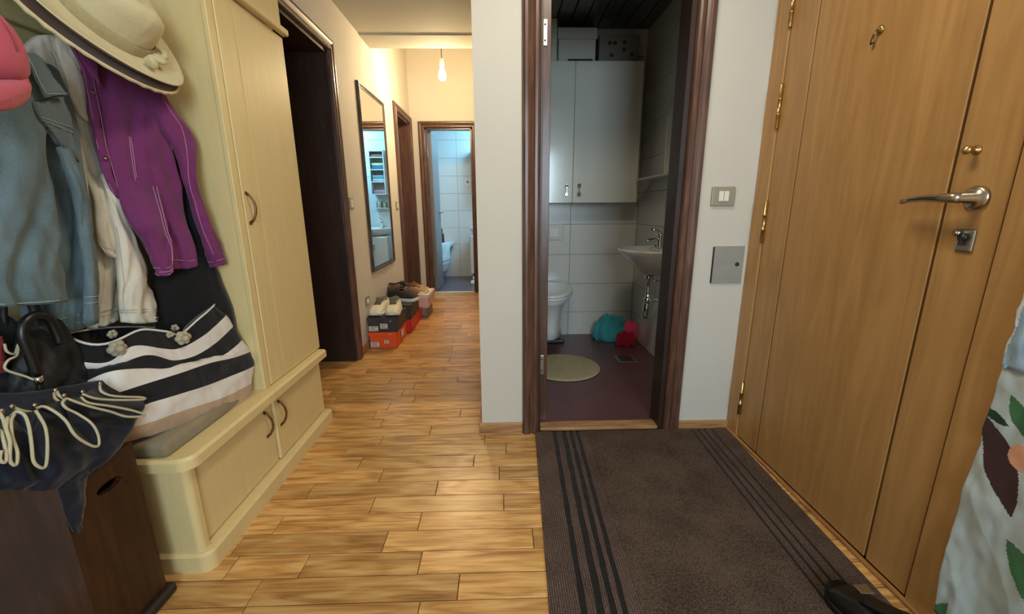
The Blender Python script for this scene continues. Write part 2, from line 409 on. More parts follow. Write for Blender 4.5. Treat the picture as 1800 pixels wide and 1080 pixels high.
# doorway 1 (left, thick reveal)
d1 = empty('door_1', (-1.03, 2.47, 0), kind='structure')
architrave(MB(), 2.13, 2.815, 1.975, lambda u, z, d: (-1.03+d, u, z)).build('door_frame', M['walnut'], d1)
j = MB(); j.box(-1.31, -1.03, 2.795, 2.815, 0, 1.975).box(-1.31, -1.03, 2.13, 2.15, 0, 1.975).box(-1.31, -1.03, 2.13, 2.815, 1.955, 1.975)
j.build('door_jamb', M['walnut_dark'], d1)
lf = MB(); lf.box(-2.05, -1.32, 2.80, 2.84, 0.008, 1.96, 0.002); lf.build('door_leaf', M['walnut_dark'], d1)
# doorway 2 (left, further along, leaf shut)
d2 = empty('door_2', (-1.03, 4.8, 0), kind='structure')
architrave(MB(), 4.475, 5.12, 1.985, lambda u, z, d: (-1.03+d, u, z)).build('door_frame', M['walnut'], d2)
j = MB(); j.box(-1.30, -1.03, 5.10, 5.12, 0, 1.985).box(-1.30, -1.03, 4.475, 4.495, 0, 1.985).box(-1.30, -1.03, 4.475, 5.12, 1.965, 1.985)
j.build('door_jamb', M['walnut'], d2)
MB().box(-1.18, -1.14, 4.497, 5.098, 0.008, 1.963, 0.002).build('door_leaf', M['walnut'], d2)
# doorway 3 (end of the corridor, leaf open into the bathroom)
d3 = empty('door_3', (-0.59, 5.2, 0), kind='structure')
architrave(MB(), -0.865, -0.32, 1.945, lambda u, z, d: (u, 5.2-d, z)).build('door_frame', M['walnut'], d3)
j = MB(); j.box(-0.865, -0.845, 5.2, 5.3, 0, 1.945).box(-0.34, -0.32, 5.2, 5.3, 0, 1.945).box(-0.865, -0.32, 5.2, 5.3, 1.93, 1.945)
j.build('door_jamb', M['walnut'], d3)
lf3 = MB().box(-0.85, -0.812, 5.305, 5.83, 0.01, 1.93, 0.002).build('door_leaf', mat('far_door_paint', S(120, 118, 120), 0.35), d3)
h = MB(); h.lathe([(0, 0), (.022, 0), (.022, .008), (.009, .010), (.009, .045), (0, .045)], (-0.812, 5.76, 0.985), 14, Matrix.Rotation(PI/2, 3, 'Y'))
h.tube([(-0.772, 5.76, .985), (-0.772, 5.72, .987), (-0.774, 5.64, .985)], .008); h.build('door_handle', M['nickel'], d3)
MB().lathe([(0, 0), (.018, 0), (.018, .006), (0, .006)], (-0.812, 5.76, 0.90), 14, Matrix.Rotation(PI/2, 3, 'Y')).build('keyhole_cover', M['nickel'], d3)
MB().box(-0.846, -0.842, 5.20, 5.235, 1.63, 1.74).build('hinge', M['steel'], d3)
MB().box(-0.846, -0.842, 5.20, 5.235, 0.22, 0.33).build('hinge', M['steel'], d3)
struct('trim_3', MB().box(-0.845, -0.34, 5.19, 5.25, 0, 0.006, 0.001), mat('threshold_metal', S(225, 215, 195), 0.35, 0.4))
# doorway 4 (toilet)
d4 = empty('door_4', (0.465, 1.8, 0), kind='structure')
architrave(MB(), 0.166, 0.766, 1.985, lambda u, z, d: (u, 1.80-d, z)).build('door_frame', M['walnut'], d4)
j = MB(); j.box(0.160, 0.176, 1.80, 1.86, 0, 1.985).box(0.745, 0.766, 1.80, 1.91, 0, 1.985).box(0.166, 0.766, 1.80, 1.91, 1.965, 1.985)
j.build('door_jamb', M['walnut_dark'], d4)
MB().box(0.176, 0.214, 1.875, 2.45, 0.012, 1.96, 0.002).build('door_leaf', M['walnut'], d4)
for z0, z1 in ((1.68, 1.775), (0.265, 0.36)):
    hg = MB(); hg.box(0.179, 0.198, 1.870, 1.8755, z0, z1, 0.001); hg.build('hinge', M['steel'], d4)
    for q in (0.2, 0.8):
        MB().lathe([(0, 0), (.004, 0), (.003, .002), (0, .002)], (0.1885, 1.870, z0+(z1-z0)*q), 8, Matrix.Rotation(PI/2, 3, 'X')).build('screw', M['darksteel'], d4)
struct('trim_4', MB().box(0.176, 0.745, 1.80, 1.868, 0, 0.016, 0.003), M['oakstrip'])
struct('trim_5', MB().box(0.176, 0.745, 1.868, 1.895, 0, 0.012, 0.002), M['purplefloor'])

# doorway 5: the flat's entrance door, beech veneer with vertical grooves
d5 = empty('door_5', (1.085, 1.3, 0), kind='structure')
fr = MB(); fr.box(1.078, 1.19, 1.712, 1.80, 0, 2.06, 0.003).box(1.078, 1.19, 0.806, 0.884, 0, 2.06, 0.003).box(1.078, 1.19, 0.806, 1.80, 1.985, 2.06, 0.003)
fr.build('door_frame', M['beech'], d5)
MB().box(1.095, 1.15, 0.884, 1.712, 0.006, 1.985).build('door_core', M['groove'], d5)
for a, b in ((1.571, 1.708), (1.0195, 1.5645), (0.8895, 1.0125)):
    MB().box(1.083, 1.10, a, b, 0.014, 1.98, 0.0018).build('door_panel', M['beech'], d5)
MB().box(1.070, 1.0845, 0.806, 1.80, 0, 0.012, 0.003).build('door_sill', M['oakstripy'], d5)
for z0, z1 in ((1.69, 1.84), (1.34, 1.494), (0.901, 1.062), (0.125, 0.275)):
    hinge(d5, (1.076, 1.7085), z0, z1, M['brass'], 0.0085)
RX = Matrix.Rotation(-PI/2, 3, 'Y')   # lathe axis towards -x
ph = MB(); ph.lathe([(0, 0), (.012, 0), (.012, .004), (.008, .007), (0, .007)], (1.083, 1.300, 1.530), 16, RX); ph.build('peephole', M['brass'], d5)
ph = MB(); ph.tube([(1.075, 1.300, 1.530), (1.070, 1.306, 1.518), (1.072, 1.312, 1.505), (1.075, 1.312, 1.497)], [.004, .003, .004, .006], 8); ph.build('peephole_cover', M['bronze'], d5)
kb = MB(); kb.lathe([(0, 0), (.011, 0), (.010, .003), (.005, .006), (.005, .016), (.009, .019), (.010, .025), (.007, .030), (0, .031)], (1.083, 0.973, 1.168), 16, RX); kb.build('knob', M['brass'], d5)
hd = MB(); hd.lathe([(0, 0), (.027, 0), (.027, .006), (.022, .010), (.012, .012), (.010, .05), (0, .05)], (1.083, 0.948, 1.062), 24, RX)
hd.tube([(1.040, 0.945, 1.062), (1.034, 0.955, 1.063), (1.032, 0.985, 1.062), (1.033, 1.02, 1.063), (1.036, 1.06, 1.060), (1.040, 1.085, 1.055)], [.012, .012, .0095, .008, .007, .006], 12)
hd.build('door_handle', M['nickel'], d5)
es = MB(); es.box(1.077, 1.083, 0.930, 0.968, 0.940, 0.992, 0.004, 2); es.build('key_escutcheon', M['steel'], d5)
cy = MB(); cy.lathe([(0, 0), (.009, 0), (.009, .009), (0, .009)], (1.077, 0.949, 0.974), 16, RX).box(1.066, 1.077, 0.9465, 0.9515, 0.955, 0.972, .001); cy.build('lock_cylinder', M['darksteel'], d5)
kn = MB(); kn.lathe([(0, 0), (.006, 0), (.006, .008), (.009, .011), (0, .013)], (1.077, 0.960, 0.984), 12, RX); kn.build('thumb_turn', M['nickel'], d5)

# ------------------------------------------------------------------ toilet room
struct('floor_toilet', MB().box(0.0, 1.1, 1.895, 3.40, -0.02, 0.004), M['purplefloor'])
wtb = struct('wall_toilet_back', MB().box(0.0, 1.2, 3.352, 3.45, 0, 2.4), M['grout'])
wtr = struct('wall_toilet_right', MB().box(1.092, 1.2, 1.90, 3.36, 0, 2.4), M['grout'])
def tiles(parent, a0, a1, vs, us, fn, t=0.010):
    for v0, v1 in zip(vs, vs[1:]):
        for u0, u1 in zip(us, us[1:]):
            mb = MB(); g = 0.0012; e = 0.0015
            ring = lambda k, d: [fn(u0+g+k, v0+g+k, d), fn(u1-g-k, v0+g+k, d), fn(u1-g-k, v1-g-k, d), fn(u0+g+k, v1-g-k, d)]
            mb.loft([ring(0, 0), ring(0, t-e), ring(e, t)], True, True, False)
            mb.build('tile', M['tile'], parent)
vz = [0.0] + [0.197+0.2385*i for i in range(9)] + [2.29]
tiles(wtb, 0, 0, vz, [0.0, 0.552, 1.082], lambda u, v, d: (u, 3.352-d, v))
tiles(wtr, 0, 0, vz, [1.90, 2.30, 2.84, 3.342], lambda u, v, d: (1.092-d, u, v))
ct = struct('ceiling_toilet', MB().box(0.0, 1.2, 1.9, 3.45, 2.295, 2.35), M['darksteel'])
for i in range(11):
    MB().box(0.004+i*0.1, 0.096+i*0.1, 1.905, 3.34, 2.282, 2.295, 0.003).build('slat', M['slat'], ct)
struct('trim_6', MB().box(0.001, 0.40, 3.16, 3.34, 2.02, 2.28, .002), M['gloss'])

# wall cabinet
cab = tag(empty('wall_cabinet', (0.52, 3.34, 1.075)), 'glossy white two-door wall cabinet hanging above the toilet', 'cabinet')
c = MB(); c.box(0.06, 0.988, 3.118, 3.340, 1.078, 2.0, .002); c.build('body', M['gloss'], cab)
def hourglass(mb, cx, cy, cz):
    for s in (-1, 1):
        mb.box(cx-.013, cx+.013, cy-.012, cy, cz+s*.030-.013, cz+s*.030+.013, .002)
    rings = []
    for z, w in ((-.022, .010), (-.012, .007), (0, .003), (.012, .007), (.022, .010)):
        rings.append([(cx-w, cy-.010, cz+z), (cx+w, cy-.010, cz+z), (cx+w*.6, cy-.018, cz+z), (cx-w*.6, cy-.018, cz+z)])
    mb.loft(rings, smooth=False)
for x0, x1, hx_ in ((0.062, 0.5205, 0.478), (0.5235, 0.990, 0.568)):
    d = MB().box(x0, x1, 3.10, 3.118, 1.075, 2.005, .003).build('cabinet_door', M['gloss'], cab)
    hm = MB(); hourglass(hm, hx_, 3.10, 1.165); hm.build('handle', [M['chrome']], d)
    kd = MB(); kd.box(hx_-.010, hx_+.010, 3.0855, 3.0880, 1.184, 1.202, .001); kd.build('handle_inlay', M['black'], d)
# things on the cabinet
t = empty('storage_box', (0.83, 3.22, 2.006)); tag(t, 'dark printed cardboard box on the right end of the wall cabinet', 'box')
MB().box(0.692, 0.965, 3.17, 3.33, 2.0065, 2.185, .002).build('carton', mat('carton_dark', S(128, 118, 108), 0.6), t)
CPR = mat('carton_print', S(50, 45, 42), .6)
for px_, pz_ in ((0.765, 2.135), (0.80, 2.135), (0.865, 2.14), (0.865, 2.095), (0.78, 2.06), (0.92, 2.065)):
    MB().box(px_-.012, px_+.012, 3.168, 3.170, pz_-.011, pz_+.011, .0008).build('printed_mark', CPR, t)
t = empty('white_carton', (0.55, 3.2, 2.006)); tag(t, 'plain pale box on the cabinet between the pipe casing and the dark box', 'box')
MB().box(0.415, 0.672, 3.19, 3.33, 2.0065, 2.165, .003).build('carton', M['gloss'], t)
MB().box(0.408, 0.679, 3.183, 3.335, 2.165, 2.235, .003).build('carton_lid', M['gloss'], t)
t = MB().box(0.47, 0.64, 3.112, 3.165, 2.0065, 2.020, .004).build('flat_case', M['black']); tag(t, 'flat black case lying on the front edge of the wall cabinet', 'case')

# toilet
def dring(cx, hw, yb, yf, z, n=28):
    pts = []
    for k in range(n):
        a = 2*PI*k/n; x = math.cos(a); y = math.sin(a)
        if y >= 0: pts.append((cx + hw*(abs(x)**0.7)*(1 if x > 0 else -1), yb - (1-y)*0.05 if False else yb - 0.05*(1-abs(y)), z))
        else: pts.append((cx + hw*x, (yb-0.05) - (yb-0.05-yf)*(abs(y)**0.9), z))
    return pts
wc = tag(empty('toilet', (0.355, 3.34, 0)), 'white wall-hung toilet with closed lid under the wall cabinet', 'toilet')
b = MB(); b.loft([dring(.355, w_, 3.338, f, z) for z, w_, f in ((.075, .105, 2.96), (.09, .122, 2.93), (.16, .124, 2.925), (.22, .128, 2.91), (.28, .138, 2.89), (.33, .152, 2.86), (.37, .172, 2.83), (.40, .190, 2.805), (.408, .189, 2.808))])
b.build('bowl', M['ceramic'], wc)
b = MB(); b.loft([dring(.355, w_, 3.30, f, z) for z, w_, f in ((.410, .190, 2.80), (.413, .197, 2.79), (.427, .198, 2.79), (.430, .194, 2.794))]); b.build('seat', M['ceramic'], wc)
b = MB(); b.loft([dring(.355, w_, 3.30, f, z) for z, w_, f in ((.4315, .194, 2.794), (.433, .198, 2.79), (.445, .198, 2.79), (.452, .190, 2.80), (.456, .150, 2.85), (.458, .08, 2.95))]); b.build('lid', M['ceramic'], wc)
fp = tag(empty('flush_plate', (.385, 3.34, .85)), 'white dual-button flush plate on the tiles above the toilet', 'flush plate')
MB().box(.27, .50, 3.330, 3.3415, .79, .915, .004).build('plate', M['gloss'], fp)
MB().box(.30, .378, 3.325, 3.3298, .815, .89, .003).build('button', M['ceramic'], fp)
MB().box(.384, .46, 3.325, 3.3298, .815, .89, .003).build('button', M['ceramic'], fp)
sc_ = tag(empty('black_slab', (.42, 3.1, 0.005)), 'flat black slab on the floor beneath the toilet', 'scale')  # flat black box with a thin grey strip on top
MB().box(.30, .49, 3.10, 3.30, .0045, .035, .008, 2).build('platform', M['black'], sc_)
MB().box(.37, .45, 3.11, 3.13, .035, .038, .001).build('top_strip', M['darksteel'], sc_)

# small basin on the right wall
sk = tag(empty('wash_basin', (1.08, 2.7, .6)), 'small white oval wash basin on the right wall of the toilet room', 'basin')
def hring(ax, ay, z, n=26, cx=1.080, cy=2.70):
    return [(cx-ax*math.sin(PI*k/(n-1))**0.85, cy+ay*math.cos(PI*k/(n-1)), z) for k in range(n)]
b = MB(); b.loft([hring(a, y, z) for a, y, z in ((.09, .06, .605), (.13, .09, .615), (.20, .14, .655), (.255, .185, .705), (.292, .215, .745), (.315, .232, .768), (.318, .235, .775), (.312, .230, .781), (.296, .215, .779), (.27, .19, .762), (.22, .15, .72), (.15, .10, .69))])
b.build('bowl', M['ceramic'], sk)
b = MB(); b.box(1.0, 1.080, 2.60, 2.80, .755, .782, .006, 2); b.build('tap_ledge', M['ceramic'], sk)
b = MB(); b.lathe([(0, 0), (.024, 0), (.022, .012), (.019, .05), (.020, .085), (.015, .095), (0, .098)], (1.035, 2.70, .782), 16)
b.tube([(1.03, 2.70, .835), (1.0, 2.70, .842), (.955, 2.70, .832), (.945, 2.70, .822)], [.012, .010, .009, .009], 10)
b.tube([(1.035, 2.70, .875), (1.01, 2.70, .895), (.965, 2.70, .905)], [.010, .012, .007], 10); b.build('tap', M['chrome'], sk)
b = MB(); b.lathe([(.028, .605), (.028, .580), (.020, .575), (.016, .57), (.016, .455), (.026, .45), (.027, .42), (.023, .415), (.028, .41), (.030, .38), (.027, .345), (.022, .33), (.020, .31), (0, .308)], (.978, 2.70, 0), 18)
b.tube([(.978, 2.70, .44), (1.01, 2.70, .435), (1.04, 2.70, .435), (1.081, 2.70, .435)], .011, 10)
b.lathe([(0, 0), (.026, 0), (.024, .006), (0, .006)], (1.081, 2.70, .435), 16, RX)
b.tube([(1.0, 2.70, .57), (1.04, 2.70, .565), (1.08, 2.70, .562)], .006, 8); b.build('drain_trap', M['chrome'], sk)
ml = tag(empty('wall_mirror', (1.08, 2.6, 1.25)), 'small frameless mirror on the right wall above the wash basin', 'mirror')
MB().box(1.060, 1.0815, 2.30, 2.79, 1.245, 1.68, .003).build('mirror_glass', M['mirror'], ml)
MB().box(1.058, 1.0815, 2.7905, 2.7965, 1.245, 1.68, .001).build('mirror_edge', M['gloss'], ml)
sh = MB().box(.965, 1.0815, 2.30, 3.06, 1.222, 1.236, .002).build('glass_shelf', mat('frosted_glass', S(200, 205, 198), .2, trans=.3)); tag(sh, 'long pale glass shelf on the right wall just under the small mirror', 'shelf')
# floor things
rg = empty('round_rug', (.41, 2.60, .004)); tag(rg, 'round cream bath rug on the purple toilet floor', 'rug')
b = MB(); b.lathe([(0, .0045), (.232, .0045), (.238, .009), (.235, .014), (.22, .017), (.1, .0175), (0, .0175)], (.41, 2.60, 0), 48); b.build('pile', mat('rug_cream', S(176, 164, 128), .95, var=.08, scale=30, bump=.8, bscale=300), rg)
dr = tag(empty('floor_drain', (.866, 2.735, .004)), 'square metal floor drain in the purple floor by the wash basin', 'drain')
MB().box(.80, .932, 2.67, 2.80, .0045, .008, .002).build('drain_frame', M['steel'], dr)
b = MB()
for k in range(5): b.box(.818, .914, 2.690+k*.022, 2.699+k*.022, .008, .0095)
b.build('slots', M['black'], dr)
def mound(name, mat_, cx, cy, rx, ry, h, z0, seed, parent=None):
    rings = []; nr, na = 26, 90
    for i in range(nr+1):
        t_ = i/nr; ring = []
        for k in range(na):
            a = 2*PI*k/na
            f = 1 + .16*noise.noise(Vector((math.cos(a)*1.6, math.sin(a)*1.6, seed))) + .03*math.sin(a*9+seed+t_*3)
            r = math.cos(t_*PI/2)**0.75
            z = h*math.sin(t_*PI/2)**0.8*(1+.25*noise.noise(Vector((math.cos(a)*r*2.2, math.sin(a)*r*2.2, seed+3)))) + .010*math.sin(a*7+seed*2)*r + .030*noise.noise(Vector((math.cos(a)*r*6, math.sin(a)*r*6+t_*3, seed+7)))
            ring.append((cx+rx*r*f*math.cos(a), cy+ry*r*f*math.sin(a), z0+max(0, z)))
        rings.append(ring)
    return MB().loft(rings).build(name, mat_, parent)
t = mound('teal_towel', cloth('towel_teal', S(58, 148, 158), .15), .885, 3.215, .150, .112, .175, .006, 2.0); tag(t, 'crumpled teal towel heaped on the toilet floor against the back wall', 'towel')
t = mound('crimson_cloth', cloth('cloth_crimson', S(150, 18, 48), .15), .955, 3.045, .085, .055, .095, .006, 5.0); tag(t, 'dark crimson cloth on the toilet floor in front of the teal towel', 'cloth')
t = mound('pink_cloth', cloth('cloth_pink', S(225, 70, 105), .15), 1.015, 3.14, .060, .055, .150, .006, 9.0); tag(t, 'bright pink cloth beside the teal towel in the toilet corner', 'cloth')

# ------------------------------------------------------------------ bathroom at the end
struct('floor_bathroom', MB().box(-1.95, .5, 5.25, 6.6, -0.02, 0.004), mat('bath_floor', S(92, 78, 88), .3, var=.08))
wbb = struct('wall_bathroom_back', MB().box(-1.95, .5, 6.472, 6.6, 0, 2.5), M['grout'])
struct('wall_bathroom_left', MB().box(-1.95, -1.85, 5.3, 6.6, 0, 2.5), M['tile'])
struct('wall_bathroom_right', MB().box(.42, .5, 5.3, 6.6, 0, 2.5), M['tile'])
struct('ceiling_bathroom', MB().box(-1.95, .5, 5.3, 6.6, 2.45, 2.5), M['ceiling'])
tiles(wbb, 0, 0, [0.0, .25, .50, .75, 1.0, 1.25, 1.50, 1.75, 2.0, 2.25, 2.45], [-1.85, -1.24, -.63, -.02, .42], lambda u, v, d: (u, 6.472-d, v))
s_ = tag(empty('wall_socket', (-.48, 6.462, 1.415)), 'white square socket on the bathroom tiles seen through the far doorway', 'socket')
MB().box(-.52, -.44, 6.450, 6.4615, 1.375, 1.455, .004).build('plate', M['rocker'], s_)
MB().lathe([(0, 0), (.022, 0), (.022, .003), (0, .003)], (-.48, 6.450, 1.415), 16, Matrix.Rotation(PI/2, 3, 'X')).build('outlet', M['plate'], s_)
# corner tub
tb = tag(empty('bathtub', (-1.3, 6.0, 0)), 'white corner bathtub with curved apron behind the far door', 'bathtub')
def qring(r, z, sx=1.0):
    c0 = Vector((-1.84, 6.455, 0)); pts = [(c0.x, c0.y, z)]
    n = 20
    for k in range(n+1):
        a = -PI/2*k/n
        pts.append((c0.x + 1.10*r*abs(math.cos(a))**.8, c0.y + .98*r*math.sin(a), z))
    return pts
MB().loft([qring(.90, .10), qring(.93, .115), qring(.955, .20), qring(.955, .225), qring(.965, .23), qring(.965, .47)], smooth=False).build('apron', M['ceramic'], tb)
MB().loft([qring(1.0, .472), qring(1.02, .49), qring(1.02, .535), qring(1.0, .545), qring(.9, .545), qring(.84, .50)], smooth=False).build('rim', M['ceramic'], tb)
pt = Patch([[(-.90, 5.88, .56), (-.82, 5.93, .562), (-.76, 6.02, .56)], [(-.88, 5.86, .552), (-.79, 5.91, .555), (-.725, 6.02, .552)], [(-.88, 5.86, .42), (-.785, 5.91, .42), (-.725, 6.02, .42)], [(-.88, 5.86, .33), (-.79, 5.91, .30), (-.73, 6.02, .33)]], 6, 6, .012, 0, .006, 2, seed=3, face=(.3, -1, .3))
t = pt.mesh('bath_mat_towel', cloth('towel_aqua', S(190, 222, 228), .1)); tag(t, 'pale aqua towel draped over the bathtub rim', 'towel')
t = tag(empty('shampoo_bottle', (-.86, 6.12, .546)), 'dark brown bottle standing on the bathtub rim', 'bottle')
MB().lathe([(0, .547), (.034, .547), (.036, .56), (.036, .66), (.030, .69), (.014, .705), (.014, .72)], (-.845, 6.06, 0), 16).build('body', mat('brown_plastic', S(60, 45, 40), .3), t)
MB().lathe([(0, .72), (.017, .72), (.017, .75), (.01, .755), (0, .756)], (-.845, 6.06, 0), 16).build('cap', M['black'], t)
# vanity and the open shelves seen in the long mirror
vn = tag(empty('vanity_unit', (-.15, 6.3, 0)), 'white bathroom vanity with a basin on chrome legs at the right of the far doorway', 'vanity')
MB().box(-.438, .13, 6.0, 6.455, .115, .655, .003).build('cabinet_body', M['gloss'], vn)
dv = MB().box(-.434, -.155, 5.984, 5.999, .225, .650, .003).build('door', M['gloss'], vn)
hm = MB(); hourglass(hm, -.232, 5.984, .516); hm.build('handle', M['chrome'], dv)
MB().box(-.152, .127, 5.984, 5.999, .225, .650, .003).build('door', M['gloss'], vn)
MB().box(-.434, .127, 5.984, 5.999, .118, .222, .003).build('drawer', M['gloss'], vn)
for lx in (-.405, .10):
    for ly in (6.04, 6.42):
        MB().lathe([(0, .005), (.018, .005), (.018, .02), (.013, .025), (.013, .115), (0, .115)], (lx, ly, 0), 12).build('leg', M['chrome'], vn)
def ov(ax, ay, z, n=28): return [(-.155+ax*math.cos(2*PI*k/n), 6.20+ay*math.sin(2*PI*k/n), z) for k in range(n)]
MB().loft([ov(.2, .16, .657), ov(.27, .22, .70), ov(.295, .245, .745), ov(.30, .25, .765), ov(.285, .235, .768), ov(.24, .19, .73), ov(.15, .10, .70)]).build('basin', M['ceramic'], vn)
b = MB(); b.lathe([(0, .765), (.022, .765), (.02, .85), (.015, .875), (0, .877)], (-.255, 6.41, 0), 14); b.tube([(-.255, 6.41, .84), (-.255, 6.36, .85), (-.255, 6.30, .835)], .009, 8); b.tube([(-.255, 6.41, .87), (-.255, 6.37, .90), (-.255, 6.33, .905)], .008, 8); b.build('tap', M['chrome'], vn)
su = tag(empty('wall_shelf_unit', (-.30, 6.4, 1.2)), 'white open shelves of towels reflected in the tall corridor mirror', 'shelf')
SHELF_Z = (1.235, 1.405, 1.572, 1.738, 1.825)
MB().box(-.195, -.18, 6.26, 6.460, 1.235, 1.85, .001).build('side_panel', M['gloss'], su)
MB().box(-.392, -.378, 6.26, 6.460, 1.235, 1.85, .001).build('side_panel', M['gloss'], su)
for z in SHELF_Z: MB().box(-.3775, -.1955, 6.26, 6.460, z, z+.014, .001).build('shelf', M['gloss'], su)
for z, colr, h_, lab in ((1.5868, (62, 100, 140), .045, 'deep blue folded towel on the fourth shelf from below, reflected in the tall mirror'), (1.6325, (165, 185, 140), .040, 'lime green towel folded on top of the deep blue one in the reflection'),
                        (1.4198, (150, 175, 185), .04, 'pale blue folded towel lowest in the pile on the second reflected shelf'), (1.4605, (110, 150, 155), .045, 'teal folded towel on top of the pale blue one in the reflection'),
                        (1.2498, (150, 125, 140), .05, 'plum folded towel on the lowest reflected shelf'), (1.7528, (150, 95, 80), .035, 'rust coloured cloth folded on the top reflected shelf')):
    t = MB().box(-.372, -.203, 6.28, 6.44, z, z+h_, .014, 3).build('folded_towel', cloth('towel_%d%d%d' % colr, S(*colr), .15)); tag(t, lab, 'towel', 'towels on the bathroom shelves')
ls = MB().box(-.375, -.18, 6.36, 6.460, 1.04, 1.052, .001).build('glass_ledge', M['gloss']); tag(ls, 'narrow ledge holding toiletries above the bathroom basin, seen in the tall mirror', 'shelf')
for k, (x, r, h_, colr) in enumerate(((-.350, .010, .10, (90, 120, 90)), (-.315, .014, .07, (210, 210, 210)), (-.278, .011, .12, (70, 100, 80)), (-.242, .014, .08, (190, 175, 150)), (-.207, .012, .11, (120, 150, 160)))):
    t = empty('toiletry_bottle', (x, 6.41, 1.0525)); tag(t, '%s bottle, %s on the ledge reflected in the mirror' % (('slim green', 'short white', 'tall green', 'squat beige', 'blue grey')[k], ('leftmost', 'second', 'middle', 'fourth', 'rightmost')[k]), 'bottle', 'toiletries on the bathroom ledge')
    MB().lathe([(0, 1.0525), (r, 1.0525), (r, 1.0525+h_*.7), (r*.5, 1.0525+h_*.82)], (x, 6.41, 0), 10).build('body', mat('bottle_%d' % k, S(*colr), .3), t)
    MB().lathe([(0, 1.0525+h_*.82), (r*.6, 1.0525+h_*.82), (r*.6, 1.0525+h_), (0, 1.0525+h_)], (x, 6.41, 0), 10).build('cap', M['rocker'], t)
t = MB().box(-.425, -.375, 5.70, 5.80, .005, .05, .012, 2).build('paper_scrap', M['rocker']); tag(t, 'small white object on the bathroom floor at the right door jamb', 'paper')

# ------------------------------------------------------------------ corridor
bl = tag(empty('pendant_bulb', (-.50, 4.1, 2.82)), 'bare glowing bulb hanging on a short cord from the corridor ceiling', 'lamp')
MB().tube([(-.50, 4.1, 2.818), (-.50, 4.1, 2.325)], .003, 8).build('cord', M['black'], bl)
MB().lathe([(0, 2.330), (.016, 2.325), (.020, 2.305), (.020, 2.270), (.016, 2.265), (0, 2.265)], (-.50, 4.1, 0), 16).build('socket', M['rocker'], bl)
bu = MB().lathe([(.012, 2.267), (.015, 2.255), (.024, 2.230), (.032, 2.200), (.033, 2.185), (.028, 2.163), (.016, 2.149), (0, 2.145)], (-.50, 4.1, 0), 20).build('glass_bulb', M['emis'], bl)
mr = tag(empty('tall_mirror', (-1.03, 3.65, .55)), 'tall narrow mirror in a dark moulded frame on the left corridor wall', 'mirror')
MB().box(-1.026, -1.016, 3.345, 3.975, .585, 1.915).build('mirror_glass', M['mirror'], mr)
fm = MB()
def sweep_rect(mb, y0, y1, z0, z1, prof, x):
    rings = []
    for sy, sz in ((-1, -1), (1, -1), (1, 1), (-1, 1), (-1, -1)):
        cy = y0 if sy < 0 else y1; cz = z0 if sz < 0 else z1
        rings.append([(x+d, cy-sy*w_, cz-sz*w_) for w_, d in prof])
    mb.loft(rings, closed=True, cap=False, smooth=False)
sweep_rect(fm, 3.314, 4.006, .553, 1.945, [(0, 0), (0, .016), (.006, .022), (.016, .022), (.022, .016), (.032, .017), (.037, .011), (.037, 0)], -1.0295)
fm.build('frame', M['mirrorframe'], mr)
def wswitch(y, z, lab, n=1):
    t = tag(empty('light_switch', (-1.03, y, z)), lab, 'switch', None)
    MB().box(-1.0295, -1.021, y-.040, y+.040, z-.040, z+.040, .004).build('plate', M['plate'], t)
    MB().box(-1.021, -1.017, y-.018, y+.018, z-.026, z+.026, .002).build('rocker', M['rocker'], t)
wswitch(2.982, 1.082, 'single light switch on the left wall beside the first dark doorway')
wswitch(4.29, 1.07, 'light switch between the tall mirror and the second dark doorway')
t = tag(empty('wall_socket', (-1.03, 3.14, .36)), 'pale socket plate low on the left wall behind the shoe boxes', 'socket')
MB().box(-1.0295, -1.021, 3.10, 3.18, .315, .395, .004).build('plate', M['plate'], t)
MB().lathe([(0, 0), (.022, 0), (.022, .002), (0, .002)], (-1.019, 3.14, .355), 16, Matrix.Rotation(-PI/2, 3, 'Y')).build('outlet', M['rocker'], t)

# shoe boxes along the left wall
orange = mat('orange_card', S(232, 84, 28), .5, var=.04); red = mat('red_card', S(214, 40, 32), .5, var=.04)
charcoal = mat('charcoal_card', S(56, 54, 50), .55, var=.08); pinkc = mat('pink_card', S(222, 178, 166), .6, var=.05); mott = mat('mottled_card', S(140, 128, 122), .7, var=.35, scale=60)
label_m = mat('paper_label', S(215, 205, 195), .6, var=.1, scale=150); ink = mat('label_ink', S(60, 50, 48), .7)
def shoebox(name, x0, x1, y0, y1, z0, z1, mbody, lab, mlid=None, lift=0.0, labels=(), logo=None):
    r = tag(empty(name, ((x0+x1)/2, (y0+y1)/2, z0)), lab, 'shoe box', 'shoe boxes along the corridor wall')
    lh = .028; t_ = .003
    b = MB(); o = .007
    b.box(x0+o, x1-o, y0+o, y0+o+t_, z0, z1-.004).box(x0+o, x1-o, y1-o-t_, y1-o, z0, z1-.004).box(x0+o, x0+o+t_, y0+o, y1-o, z0, z1-.004).box(x1-o-t_, x1-o, y0+o, y1-o, z0, z1-.004).box(x0+o, x1-o, y0+o, y1-o, z0, z0+t_)
    b.build('carton', mbody, r)
    l = MB(); l.box(x0, x1, y0, y1, z1-.003, z1).box(x0, x1, y0, y0+.003, z1-lh, z1).box(x0, x1, y1-.003, y1, z1-lh, z1).box(x0, x0+.003, y0, y1, z1-lh, z1).box(x1-.003, x1, y0, y1, z1-lh, z1)
    l.build('lid', mlid or mbody, r)
    for (a, c0, b_, c1) in labels:
        lo = MB().box(x0+a, x0+b_, y0+.0005, y0+.0035, z0+c0, z0+c1); 
        lb = lo.build('paper_label', label_m, r)
        k = MB(); n = 3
        for i in range(n):
            zz = z0+c0+(c1-c0)*(i+.6)/(n+.3); k.box(x0+a+(b_-a)*.12, x0+a+(b_-a)*(.9-.2*(i % 2)), y0-.0002, y0+.0005, zz, zz+(c1-c0)*.09)
        k.build('printed_lines', ink, lb)
    return r
